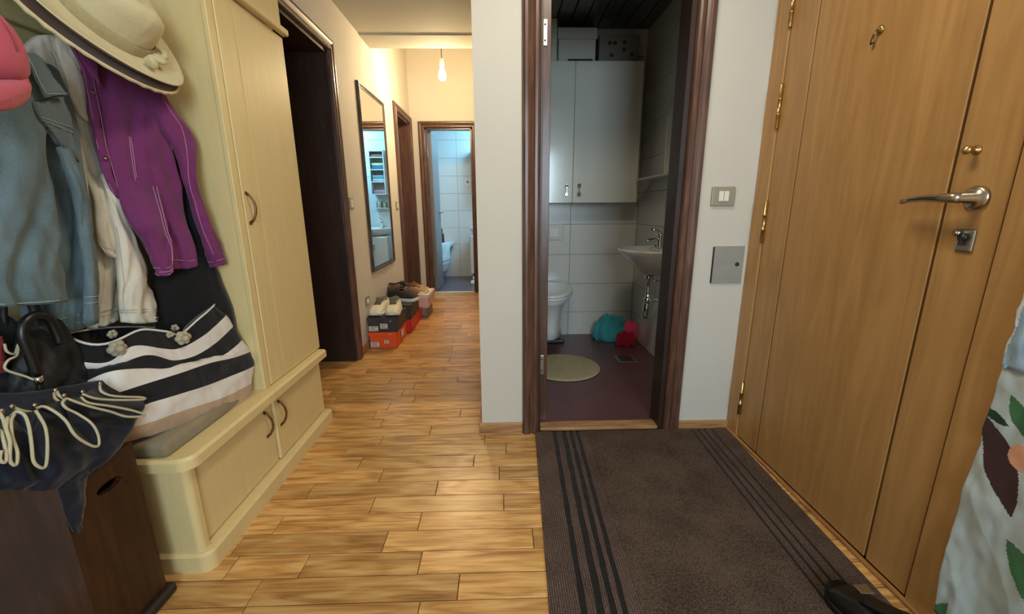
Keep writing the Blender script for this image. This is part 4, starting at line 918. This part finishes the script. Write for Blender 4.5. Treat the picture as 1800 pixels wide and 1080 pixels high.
q2 = Patch([[(-1.06,1.4037,1.4529),(-1.05,1.4195,1.4496),(-1.03,1.4133,1.4245)],[(-1.03,1.3667,1.374),(-1.01,1.3847,1.3547),(-1.0,1.4187,1.3379)],[(-1.01,1.3606,1.3027),(-0.99,1.4031,1.2942),(-0.975,1.4512,1.2685)],[(-1.0,1.3827,1.2256),(-0.98,1.3986,1.2108),(-0.97,1.4283,1.1883)],[(-1.0,1.3939,1.1513),(-0.98,1.398,1.1429),(-0.97,1.4148,1.1264)],[(-1.0,1.4076,1.0913),(-0.975,1.407,1.0787),(-0.965,1.4229,1.0645)],[(-1.0,1.4227,1.0012),(-0.965,1.4094,0.9923),(-0.96,1.4402,0.9909)],[(-0.99,1.4267,0.9169),(-0.96,1.4237,0.9169),(-0.96,1.4631,0.9227)],[(-0.99,1.4393,0.8577),(-0.96,1.4358,0.8637),(-0.96,1.4762,0.8681)]], 6, 8, .008, .014, .006, 1.5, .5, seed=12)
q2.mesh('sleeve', purple, pj); seam_part(q2, pj, pst, [[(0, .95), (1, .95)], [(.5, .1), (.55, .25), (.5, .5), (.45, .9)]])
q3 = Patch([[(-1.09,1.2166,1.4607),(-1.085,1.223,1.4602),(-1.085,1.2355,1.4513)],[(-1.085,1.2321,1.39),(-1.08,1.2397,1.3922),(-1.08,1.2548,1.3894)],[(-1.075,1.2127,1.2826),(-1.07,1.2203,1.2841),(-1.07,1.2366,1.2843)],[(-1.065,1.2008,1.153),(-1.06,1.2087,1.1536),(-1.06,1.2252,1.1519)],[(-1.065,1.2276,1.0565),(-1.06,1.2344,1.0565),(-1.06,1.249,1.0486)],[(-1.065,1.2367,1.0283),(-1.06,1.2396,1.0266),(-1.06,1.2519,1.0231)]], 4, 8, .005, .003, .002, 1, .2, seed=13)
q3.mesh('placket', purple, pj); seam_part(q3, pj, pst, [[(.15, 0), (.15, 1)], [(.85, 0), (.85, 1)]], .0008)
for v in (.28, .55, .8):
    MB().lathe([(0, 0), (.006, 0), (.006, .002), (0, .003)], q3.at(.5, v, .002), 12, Matrix.Rotation(PI/2*.7, 3, 'Y')).build('button', M['nickel'], pj)
q4 = Patch([[(-1.08,1.2236,1.4539),(-1.07,1.2389,1.455),(-1.06,1.2542,1.4466)],[(-1.07,1.2224,1.4141),(-1.06,1.2297,1.4122),(-1.055,1.2397,1.399)],[(-1.065,1.2291,1.3892),(-1.06,1.235,1.3841),(-1.055,1.2384,1.3685)]], 5, 5, .004, .003, .001, 1, 0, seed=2)
q4.mesh('collar', purple, pj)
q5 = Patch([[(-1.1,1.2789,1.2056),(-1.08,1.2983,1.2078),(-1.07,1.3296,1.2114),(-1.05,1.3504,1.2138)],[(-1.04,1.2056,1.0487),(-1.015,1.2215,1.0484),(-1.005,1.2508,1.0449),(-1.0,1.3024,1.0444)],[(-1.03,1.2364,0.9608),(-1.005,1.2398,0.9554),(-0.995,1.2609,0.9502),(-0.995,1.2936,0.9508)],[(-1.03,1.2603,0.897),(-1.0,1.2459,0.8919),(-0.995,1.2603,0.8899),(-0.99,1.2799,0.8975)],[(-1.03,1.2657,0.869),(-1.0,1.2465,0.8614),(-0.995,1.2594,0.861),(-0.99,1.2769,0.8772)]], 7, 8, .008, .012, .005, 1.5, .4, seed=15)
q5.mesh('sleeve', purple, pj); seam_part(q5, pj, pst, [[(.86, 0), (.84, .4), (.86, .8)], [(.94, 0), (.92, .4), (.94, .8)], [(.02, .8), (.98, .8)], [(.35, .9), (.85, .88)], [(0, .985), (1, .985)]], .0013)

bk = tag(empty('black_rucksack', (-1.02, 1.3, .6)), 'plain black fabric bag hanging behind the purple shirt above the tote', 'bag')
blackc = cloth('black_canvas', S(20, 19, 20), .2)
k1 = Patch([[(-1.1,1.5393,1.3624),(-1.08,1.5784,1.3702),(-1.06,1.5783,1.3429)],[(-1.08,1.4642,1.1744),(-1.05,1.4865,1.1761),(-1.02,1.4637,1.1201)],[(-1.08,1.3822,0.9946),(-1.04,1.4273,1.0014),(-1.0,1.423,0.992)],[(-1.08,1.3135,0.8587),(-1.03,1.3908,0.865),(-0.985,1.4695,0.8334)],[(-1.08,1.2874,0.774),(-1.02,1.3638,0.7655),(-0.965,1.4799,0.7185)],[(-1.08,1.2811,0.6468),(-1.02,1.3576,0.6406),(-0.96,1.4744,0.603)],[(-1.08,1.2962,0.5252),(-1.03,1.3519,0.5112),(-0.955,1.432,0.4986)]], 8, 7, .02, .02, .004, 1.2, .3, seed=16)
k1.mesh('pouch', blackc, bk)
MB().tube([[(-1.13,1.6414,1.4205),(-1.1,1.5841,1.3164),(-1.06,1.5033,1.1775),(-1.03,1.4131,1.0291),(-1.02,1.3866,0.9028)]][0], .008, 8).build('strap', blackc, bk)

# ------------------------------------------------------------------ striped tote
tt = tag(empty('striped_tote', (-1.0, 1.25, .43)), 'black and white striped canvas tote with beige base on the bench', 'bag')
Z3 = [[(-1.09,1.0232,0.7443),(-1.04,1.0541,0.7098),(-1.02,1.1442,0.7158),(-1.01,1.2036,0.6943),(-0.995,1.2467,0.6722),(-0.985,1.3095,0.7015),(-0.975,1.4018,0.7354)],[(-1.07,1.0091,0.6829),(-1.03,1.0482,0.6652),(-1.01,1.1006,0.6851),(-1.0,1.1697,0.6542),(-0.985,1.2247,0.6393),(-0.97,1.316,0.6549),(-0.96,1.429,0.6919)],[(-1.065,1.0135,0.6615),(-1.02,1.0573,0.6451),(-1.0,1.1143,0.6557),(-0.99,1.1843,0.6131),(-0.975,1.2575,0.6058),(-0.96,1.3405,0.6165),(-0.95,1.4461,0.6468)],[(-1.06,1.0069,0.6263),(-1.01,1.0362,0.6403),(-0.995,1.0998,0.6232),(-0.985,1.1666,0.5914),(-0.97,1.2742,0.5722),(-0.95,1.3581,0.5711),(-0.94,1.4663,0.5897)],[(-1.055,0.9984,0.5838),(-1.005,1.0261,0.59),(-0.985,1.1017,0.583),(-0.97,1.1873,0.5733),(-0.955,1.2906,0.563),(-0.94,1.3834,0.5482),(-0.93,1.4898,0.5355)],[(-1.05,0.9886,0.5357),(-1.005,1.0218,0.5399),(-0.98,1.0829,0.5343),(-0.965,1.1668,0.52),(-0.95,1.2678,0.5039),(-0.935,1.3692,0.4941),(-0.925,1.4831,0.4826)],[(-1.05,0.9862,0.4957),(-1.01,1.024,0.492),(-0.985,1.0765,0.4851),(-0.965,1.1545,0.4724),(-0.95,1.2544,0.4524),(-0.935,1.3544,0.4377),(-0.925,1.4556,0.4286)],[(-1.06,1.003,0.4561),(-1.03,1.0403,0.4479),(-1.0,1.0844,0.4437),(-0.98,1.1616,0.4216),(-0.96,1.2553,0.3992),(-0.945,1.3467,0.3779),(-0.93,1.4449,0.3659)]]
tb_ = cloth('tote_black', S(26, 25, 27), .15); tw_ = cloth('tote_white', S(222, 214, 206), .06); tg_ = cloth('tote_beige', S(190, 160, 130), .08)
tp = Patch(Z3, 9, 7, .012, .02, .004, 1.5, .3, seed=20, wr=.003)
tp.mesh('front_panel', [tb_, tw_, tg_], tt, rowmat=[0, 1, 0, 1, 0, 1, 2])
MB().tube(tp.seam([(0, 0), (1, 0)], off=.002, sub=40), .0032, 6).build('rope_hem', tw_, tt)
bkp = Patch([[(-1.12,1.0602,0.7411),(-1.13,1.1571,0.7266),(-1.13,1.2427,0.706),(-1.12,1.3343,0.6777),(-1.08,1.3637,0.6803),(-1.03,1.3873,0.7012),(-0.985,1.4163,0.7327)],[(-1.12,1.0658,0.7031),(-1.13,1.1474,0.6884),(-1.13,1.2333,0.6693),(-1.12,1.3233,0.635),(-1.08,1.3715,0.6342),(-1.03,1.4106,0.653),(-0.985,1.4415,0.681)],[(-1.12,1.0514,0.5847),(-1.13,1.1216,0.5524),(-1.13,1.1968,0.5271),(-1.12,1.2874,0.4959),(-1.08,1.3537,0.4872),(-1.03,1.4215,0.4909),(-0.985,1.5112,0.4893)],[(-1.11,1.0363,0.472),(-1.12,1.109,0.4393),(-1.12,1.1713,0.4134),(-1.11,1.2476,0.391),(-1.06,1.3134,0.3866),(-1.01,1.3861,0.3819),(-0.96,1.4951,0.3757)]], 7, 7, .008, .0, .003, 1.5, .3, seed=21)
bkp.mesh('rear_panel', tb_, tt)
MB().tube(bkp.seam([(0, 0), (.98, 0)], off=.002, sub=40), .0026, 6).build('rope_hem', tw_, tt)
rope = cloth('natural_rope', S(176, 164, 138), .2)
def knot(pt_, r_, seed):
    g = MB(); rr = random.Random(seed)
    for i in range(7):
        a = 2*PI*i/6; d = Vector((.3*math.cos(a), math.cos(a), math.sin(a)))*r_*.62 if i < 6 else Vector((.012, -.006, 0))
        c = Vector(pt_)+d; q = r_*(.55+.15*rr.random())
        g.lathe([(0, -q), (q*.5, -q*.85), (q*.87, -q*.5), (q, 0), (q*.87, q*.5), (q*.5, q*.85), (0, q)], c, 10, Matrix.Rotation(rr.random()*3, 3, 'X') @ Matrix.Scale(.8, 3))
    return g.build('rope_knot', rope, tt)
KN = [[(-1.005,1.0602,0.6982),(-0.965,1.2299,0.6724),(-1.02,1.276,0.6899),(-1.06,1.1143,0.7214),(-0.98,1.2026,0.6914)]][0]
knot(KN[0], .020, 1); knot(KN[1], .020, 2); knot(KN[2], .011, 3); knot(KN[3], .011, 4); knot(KN[4], .009, 5)

# ------------------------------------------------------------------ straw hat
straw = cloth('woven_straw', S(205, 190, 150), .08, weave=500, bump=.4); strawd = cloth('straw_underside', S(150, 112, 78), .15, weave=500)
nrm = Vector((.84, -.06, .54)).normalized(); ax1 = Vector((0, 1, -.42)); ax1 = (ax1 - nrm*ax1.dot(nrm)).normalized(); ax2 = nrm.cross(ax1)
HC = Vector([[(-1.02,1.2493,1.5245)]][0][0])
ht = tag(empty('straw_hat', HC), 'wide-brimmed cream straw hat hanging over the purple shirt', 'hat')
def HP(r, a, z, el=1.0):
    x = r*math.cos(a)*el; y = r*math.sin(a); return HC + ax1*x + ax2*y + nrm*z
def hring(r, z, el=1.0, curl=0.0, n=56):
    return [HP(r, 2*PI*k/n, z + curl*(abs(math.sin(2*PI*k/n))**2) , el) for k in range(n)]
b = MB(); b.loft([hring(.088, .004, 1.14), hring(.105, .000, 1.14, .002), hring(.13, -.004, 1.10, .006), hring(.155, -.002, 1.08, .014), hring(.174, .004, 1.06, .020), hring(.180, .007, 1.06, .022), hring(.182, .005, 1.06, .020)], cap=False)
b.build('brim', straw, ht)
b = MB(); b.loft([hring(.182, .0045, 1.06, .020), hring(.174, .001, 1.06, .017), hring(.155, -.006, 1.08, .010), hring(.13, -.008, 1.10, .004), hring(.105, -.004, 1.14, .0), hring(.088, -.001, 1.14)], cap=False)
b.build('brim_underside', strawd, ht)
cr_ = MB(); rr_ = []
for r_, z in ((.090, .002), (.088, .02), (.084, .05), (.079, .08), (.073, .102), (.062, .116), (.045, .120), (.022, .110), (.004, .104)):
    ring = []
    for k in range(56):
        a = 2*PI*k/56; dent = -.022*max(0, math.cos(2*a))*max(0, (z-.09)/.03) if z > .09 else 0
        ring.append(HP(r_, a, z+dent, 1.16))
    rr_.append(ring)
cr_.loft(rr_); cr_.build('crown', straw, ht)
b = MB(); b.loft([hring(.0915, .003, 1.16), hring(.0925, .010, 1.16), hring(.0905, .028, 1.16), hring(.0890, .031, 1.16)], cap=False); b.build('hat_band', cloth('band_straw', S(178, 160, 118), .12, weave=400), ht)
b = MB(); bp_ = []
for k in range(60):
    t = k/59; a = -1.05+t*1.5; bp_.append(HP(.108+.014*math.sin(t*26), a, .014+.010*math.cos(t*21), 1.10))
b.tube(bp_, [.007+.003*abs(math.sin(k*.35)) for k in range(60)], 7); b.build('braided_cord', straw, ht)
b = MB(); b.loft([[HP(.097, a, z, 1.16) for a, z in ((.10, .012), (.36, .012), (.36, .040), (.10, .040))], [HP(.102, a, z, 1.16) for a, z in ((.10, .012), (.36, .012), (.36, .040), (.10, .040))]], smooth=False); b.build('band_loop', straw, ht)

h2t = tag(empty('brown_straw_hat', HC), 'brown straw hat with a pale fringed edge nested under the cream one', 'hat')
H2 = HC - nrm*.014 + ax1*(-.002) - Vector((0, .008, .006))
def ring2(r, z, n=72, fr=0): return [H2 + ax1*(r*math.cos(2*PI*k/n)*1.06) + ax2*(r*math.sin(2*PI*k/n)) + nrm*(z + .016*max(0, (r-.1)/.08)*math.sin(2*PI*k/n)**2 + fr*math.sin(k*2.9)) for k in range(n)]
b = MB(); b.loft([ring2(.086, 0), ring2(.12, -.004), ring2(.16, -.004), ring2(.184, 0), ring2(.184, -.004), ring2(.12, -.008), ring2(.086, -.004)], cap=False); b.build('brim', cloth('brown_straw', S(128, 86, 56), .2, weave=500), h2t)
b = MB(); b.loft([ring2(.183, .002), ring2(.189, .002, fr=.002), ring2(.190, -.005, fr=.002), ring2(.183, -.006)], cap=False); b.build('fringe_edge', straw, h2t)

# pink cap
cpk = cloth('pink_fleece', S(186, 82, 98), .12, bump=.5)
CC = Vector([[(-1.0,0.9017,1.3445)]][0][0])
cp = tag(empty('baseball_cap', CC), 'pink baseball cap hanging at the left edge over the denim shirt', 'cap')
b = MB(); rr_ = []
for i in range(13):
    t = PI*i/12; ring = []
    for k in range(32):
        a = 2*PI*k/32
        d = Vector((math.cos(a)*math.sin(t)*.085, math.sin(a)*math.sin(t)*.074, math.cos(t)*.100))
        if d.z < -.045: d.z = -.045 + (d.z+.045)*.25; d.x *= .93; d.y *= .93
        ring.append(CC+d)
    rr_.append(ring)
b.loft(rr_); b.build('crown', cpk, cp)
vp_ = Patch([[(-0.985,0.8318,1.275),(-0.965,0.8665,1.2863),(-0.962,0.9115,1.2986),(-0.975,0.9691,1.3227)],[(-0.94,0.7857,1.247),(-0.915,0.8172,1.2567),(-0.915,0.8682,1.2734),(-0.94,0.9436,1.3052)],[(-0.935,0.7769,1.2276),(-0.905,0.803,1.2335),(-0.905,0.8593,1.2482),(-0.93,0.9329,1.2797)],[(-0.94,0.7859,1.2191),(-0.915,0.808,1.2201),(-0.915,0.8624,1.2324),(-0.94,0.9266,1.2585)]], 8, 7, .004, .002, .001, .5, 0, seed=1, wr=.001)
vp_.mesh('visor', cpk, cp)
b = MB(); b.tube([CC+Vector((math.cos(.1)*math.sin(t)*.0865, math.sin(.1)*math.sin(t)*.0865+.0, math.cos(t)*.0935)) for t in [i*.13 for i in range(13)]], .0012, 5); b.build('panel_seam', cloth('pink_seam', S(160, 60, 84), .1), cp)
MB().lathe([(0, -.004), (.008, -.002), (.007, .003), (0, .005)], CC+Vector((0, 0, .092)), 12).build('top_button', cpk, cp)

# ------------------------------------------------------------------ wooden umbrella stand and umbrellas
us = tag(empty('umbrella_stand', (-1.09, .89, 0)), 'dark mahogany wooden umbrella box with an oval hand hole, lower left', 'umbrella stand')
x0, x1, y0, y1, h_ = -1.185, -.942, .79, .972, .478
def slab_with_hole(y0, y1, z0, z1, xa, xb, cy, cz, ry, rz):
    mb = MB(); n = 32
    def outer(k):
        a = 2*PI*k/n; c_, s_ = math.cos(a), math.sin(a); m_ = max(abs(c_), abs(s_)); return ((y0+y1)/2 + (y1-y0)/2*c_/m_, (z0+z1)/2 + (z1-z0)/2*s_/m_)
    O = [outer(k) for k in range(n)]; I = [(cy+ry*math.cos(2*PI*k/n), cz+rz*math.sin(2*PI*k/n)) for k in range(n)]
    V = lambda x, L: [mb.bm.verts.new((x, a, b)) for a, b in L]
    oa, ob_, ia, ib = V(xa, O), V(xb, O), V(xa, I), V(xb, I)
    for k in range(n):
        j = (k+1) % n
        mb.bm.faces.new((oa[k], oa[j], ia[j], ia[k])); mb.bm.faces.new((ob_[j], ob_[k], ib[k], ib[j])); mb.bm.faces.new((oa[j], oa[k], ob_[k], ob_[j])); mb.bm.faces.new((ia[k], ia[j], ib[j], ib[k]))
    return mb
slab_with_hole(y0, y1, .04, h_, x1-.014, x1, .893, .410, .032, .012).build('side_board', M['stand'], us)
MB().box(x0, x0+.014, y0, y1, .04, h_, .002).build('side_board', M['stand'], us)
MB().box(x0+.0145, x1-.0145, y0, y0+.014, .04, h_, .002).build('end_board', M['stand'], us)
MB().box(x0+.0145, x1-.0145, y1-.014, y1, .04, h_, .002).build('end_board', M['stand'], us)
MB().box(x0, x1, y0, y1, .03, .042).build('bottom_board', M['stand'], us)
MB().box(x0-.012, x1+.014, y0-.012, y1+.018, 0.0005, .030, .006).build('foot_tray', M['standfoot'], us)

navy = cloth('navy_nylon', S(14, 21, 38), .25, rough=.55, bump=.1); trimc = cloth('cream_piping', S(190, 180, 148), .12)
um = tag(empty('navy_umbrella', (-1.06, .88, .05)), 'navy umbrella with cream-piped hem flaring out of the wooden stand', 'umbrella')
n1 = Patch([[(-1.04,0.7553,0.7),(-1.03,0.816,0.6825),(-1.02,0.8879,0.6577),(-1.02,1.002,0.6294),(-1.0,1.0728,0.5681)],[(-1.0,0.7174,0.6783),(-0.99,0.7734,0.6535),(-0.98,0.8405,0.6236),(-0.98,0.9354,0.5953),(-0.955,1.0447,0.5442)],[(-0.955,0.6731,0.6472),(-0.945,0.7239,0.6147),(-0.94,0.789,0.5733),(-0.94,0.8856,0.5414),(-0.94,0.9916,0.5183)],[(-0.93,0.6449,0.6158),(-0.93,0.7009,0.576),(-0.925,0.7459,0.5438),(-0.925,0.8187,0.5199),(-0.93,0.9178,0.4839)],[(-0.935,0.643,0.592),(-0.935,0.6982,0.5479),(-0.932,0.7398,0.5138),(-0.932,0.7873,0.486),(-0.936,0.8562,0.4699)]], 9, 8, .02, .006, .007, 3.0, .4, seed=30)
n1.mesh('canopy', navy, um)
st = Patch([[(-0.93,0.782,0.5048),(-0.928,0.8101,0.4981),(-0.93,0.8473,0.4862)],[(-0.932,0.7832,0.4561),(-0.93,0.8029,0.4474),(-0.932,0.8317,0.4323)],[(-0.935,0.7866,0.4111),(-0.934,0.7999,0.3998),(-0.935,0.8191,0.391)],[(-0.938,0.7913,0.3696),(-0.937,0.798,0.3606),(-0.938,0.8074,0.3582)]], 4, 5, .003, .001, .002, 1, 0, seed=3)
st.mesh('tie_strap', navy, um)
loops = [[(-0.93,0.7378,0.6727),(-0.915,0.7187,0.6603),(-0.905,0.7101,0.638),(-0.905,0.7022,0.6067),(-0.905,0.7043,0.5938),(-0.905,0.7099,0.5932),(-0.905,0.7159,0.6138),(-0.91,0.7191,0.6372),(-0.915,0.7256,0.6564),(-0.925,0.7382,0.6678),(-0.935,0.755,0.6719)],[(-0.945,0.7551,0.6661),(-0.93,0.7533,0.676),(-0.92,0.7553,0.6677),(-0.91,0.7486,0.6478),(-0.9,0.7362,0.6173),(-0.9,0.7312,0.5825),(-0.9,0.7394,0.5634),(-0.9,0.7487,0.5633),(-0.9,0.7599,0.5977),(-0.91,0.7738,0.6287),(-0.92,0.7786,0.6505),(-0.93,0.7831,0.6628)],[(-0.97,0.7827,0.671),(-0.955,0.7827,0.6635),(-0.945,0.791,0.6541),(-0.94,0.7888,0.6479),(-0.93,0.774,0.646)],[(-0.95,0.8029,0.6578),(-0.94,0.8083,0.6588),(-0.925,0.8132,0.642),(-0.91,0.8132,0.6215),(-0.9,0.8106,0.5972),(-0.9,0.823,0.5716),(-0.9,0.8435,0.5445),(-0.9,0.8546,0.5431),(-0.905,0.8623,0.566),(-0.91,0.8591,0.5934),(-0.925,0.8516,0.6192),(-0.935,0.8425,0.6372),(-0.945,0.847,0.648),(-0.955,0.8659,0.6494)],[(-0.955,0.8659,0.6494),(-0.94,0.8921,0.6173),(-0.93,0.9277,0.5847),(-0.925,0.9593,0.5544),(-0.925,1.0063,0.5328),(-0.93,0.9823,0.5591),(-0.935,0.936,0.5949),(-0.945,0.8987,0.6223),(-0.96,0.8998,0.6358)],[(-0.97,0.9134,0.6377),(-0.955,0.9252,0.6206),(-0.95,0.9653,0.5969),(-0.945,1.0323,0.5653),(-0.945,1.0306,0.5724),(-0.955,0.9727,0.6035),(-0.965,0.9538,0.6243),(-0.98,0.9675,0.6357)],[(-0.99,0.877,0.658),(-0.975,0.8628,0.6513),(-0.965,0.8641,0.64),(-0.965,0.8701,0.6449),(-0.975,0.8709,0.6553),(-0.985,0.8787,0.6598)],[(-0.91,0.6916,0.6494),(-0.92,0.7131,0.6592),(-0.91,0.7054,0.6365),(-0.905,0.6987,0.6136),(-0.905,0.6932,0.6058),(-0.905,0.6888,0.6156),(-0.905,0.6942,0.63)],[(-0.94,0.7345,0.6883),(-0.93,0.7304,0.6721),(-0.92,0.7202,0.6459),(-0.91,0.7095,0.6249),(-0.91,0.703,0.6017)]]
for L_ in loops:
    MB().tube(spline(L_, 5), .0028, 7).build('piping', trimc, um)
# hem flaps inside the two large loops
def flap(L_, seed):
    P_ = [Vector(p) for p in spline(L_, 4)]; c = sum(P_, Vector())/len(P_); c.x -= .01
    mb = MB(); n = len(P_); A_ = [mb.bm.verts.new(p) for p in P_]; B2 = [mb.bm.verts.new(p*.4+c*.6+Vector((.006, -.004, 0))) for p in P_]; C2 = mb.bm.verts.new(c+Vector((.008, -.006, 0)))
    for i in range(n-1):
        mb.bm.faces.new((A_[i], A_[i+1], B2[i+1], B2[i])); mb.bm.faces.new((B2[i], B2[i+1], C2))
    mb.bm.faces.new((A_[-1], A_[0], B2[0], B2[-1])); mb.bm.faces.new((B2[-1], B2[0], C2))
    for f in mb.bm.faces: f.smooth = True
    mb.build('hem_flap', navy, um)
for i in (0, 1, 3, 4, 5): flap(loops[i], i)
sh1 = [[(-1.03,0.8594,0.5309),(-1.03,0.8782,0.5907),(-1.03,0.8864,0.6421),(-1.03,0.8904,0.6949),(-1.03,0.8874,0.7467),(-1.03,0.8842,0.7866),(-1.03,0.8945,0.8142),(-1.03,0.9186,0.8244),(-1.03,0.9415,0.8117),(-1.03,0.9507,0.7793),(-1.03,0.9527,0.7469)]][0]
MB().tube(spline(sh1[:4], 4), .0062, 10).build('shaft', M['black'], um)
MB().tube(spline(sh1[3:], 5), .010, 10).build('crook_handle', M['black'], um)
a_, b__ = Vector(sh1[2]), Vector(sh1[3]); MB().tube([a_.lerp(b__, .62), a_.lerp(b__, 1.0)], .0078, 12).build('ferrule', M['chrome'], um)
tips = [[(-0.955,0.8053,0.6617),(-0.955,0.7689,0.6778),(-0.965,0.8719,0.652),(-0.975,0.9199,0.6386),(-0.99,0.8801,0.6608),(-0.985,0.9741,0.6357),(-0.94,0.7396,0.6833)]][0]
for p in tips:
    MB().lathe([(0, -.006), (.0035, -.004), (.004, .004), (0, .007)], p, 8).build('rib_tip', M['nickel'], um)

hb = tag(empty('black_handbag', (-1.1, .95, .6)), 'black leather handbag with an arched handle behind the umbrella', 'handbag')
leather = mat('black_leather', S(17, 18, 18), .6, var=.2, scale=30, bump=.3, bscale=80)
h1 = Patch([[(-1.09,0.9295,0.792),(-1.08,0.9593,0.8077),(-1.08,0.9986,0.7885),(-1.08,1.0213,0.744)],[(-1.09,0.896,0.7472),(-1.06,0.9257,0.7497),(-1.06,0.983,0.7271),(-1.07,1.0402,0.6874)],[(-1.09,0.8711,0.691),(-1.05,0.8997,0.6846),(-1.05,0.9682,0.6552),(-1.06,1.0301,0.6179)],[(-1.09,0.8438,0.6243),(-1.05,0.8794,0.6044),(-1.05,0.9479,0.5755),(-1.07,1.0362,0.5378)],[(-1.1,0.8335,0.5491),(-1.06,0.8689,0.5257),(-1.06,0.9365,0.4906),(-1.08,1.0272,0.4599)]], 8, 7, .02, .012, .010, 3.0, .3, seed=40)
h1.mesh('body', leather, hb)
MB().tube(spline([[(-1.07,0.8573,0.8828),(-1.07,0.8884,0.9102),(-1.07,0.9159,0.9178),(-1.07,0.9383,0.908),(-1.07,0.9511,0.8826),(-1.07,0.9555,0.8488),(-1.07,0.9549,0.8087),(-1.07,0.952,0.7685)]][0], 5), .0095, 10).build('handle', leather, hb)
MB().tube(spline([[(-1.1,0.9355,0.9113),(-1.1,0.931,0.8676),(-1.1,0.9176,0.8061),(-1.1,0.9101,0.7153)]][0], 5), .006, 8).build('strap', leather, hb)
dk2 = tag(empty('dark_bag', (-1.15, .85, .6)), 'black soft bag with a red side at the far left edge behind the umbrella', 'bag')
h2 = Patch([[(-1.12,0.846,0.8387),(-1.11,0.8837,0.8347),(-1.11,0.9311,0.8157),(-1.11,0.9623,0.7798)],[(-1.1,0.8144,0.7767),(-1.09,0.8491,0.7641),(-1.09,0.896,0.7472),(-1.1,0.9397,0.7038)],[(-1.09,0.7879,0.7032),(-1.08,0.8299,0.6833),(-1.08,0.8763,0.6617),(-1.09,0.9226,0.6258)],[(-1.09,0.7688,0.6274),(-1.08,0.8098,0.6033),(-1.08,0.8549,0.5771),(-1.09,0.9032,0.5491)]], 6, 6, .02, .01, .006, 2, .3, seed=41)
h2.mesh('body', blackc, dk2)
h3 = Patch([[(-1.08,0.8338,0.8117),(-1.07,0.8523,0.8059),(-1.07,0.8801,0.7885)],[(-1.07,0.8164,0.7754),(-1.06,0.8344,0.7688),(-1.065,0.8748,0.7518)],[(-1.07,0.8054,0.7315),(-1.06,0.8231,0.7238),(-1.065,0.8669,0.712)]], 5, 5, .006, .004, .002, 1, .3, seed=42)
h3.mesh('red_side', cloth('red_fabric', S(150, 28, 42), .15), dk2)
MB().tube(spline([[(-1.06,0.8738,0.7739),(-1.055,0.8697,0.7586),(-1.055,0.8823,0.749),(-1.055,0.8934,0.7672),(-1.05,0.8812,0.7454),(-1.05,0.8628,0.7406),(-1.05,0.8543,0.7234),(-1.04,0.8766,0.6983),(-1.03,0.8817,0.6879)]][0], 4), .0025, 6).build('piping', trimc, dk2)
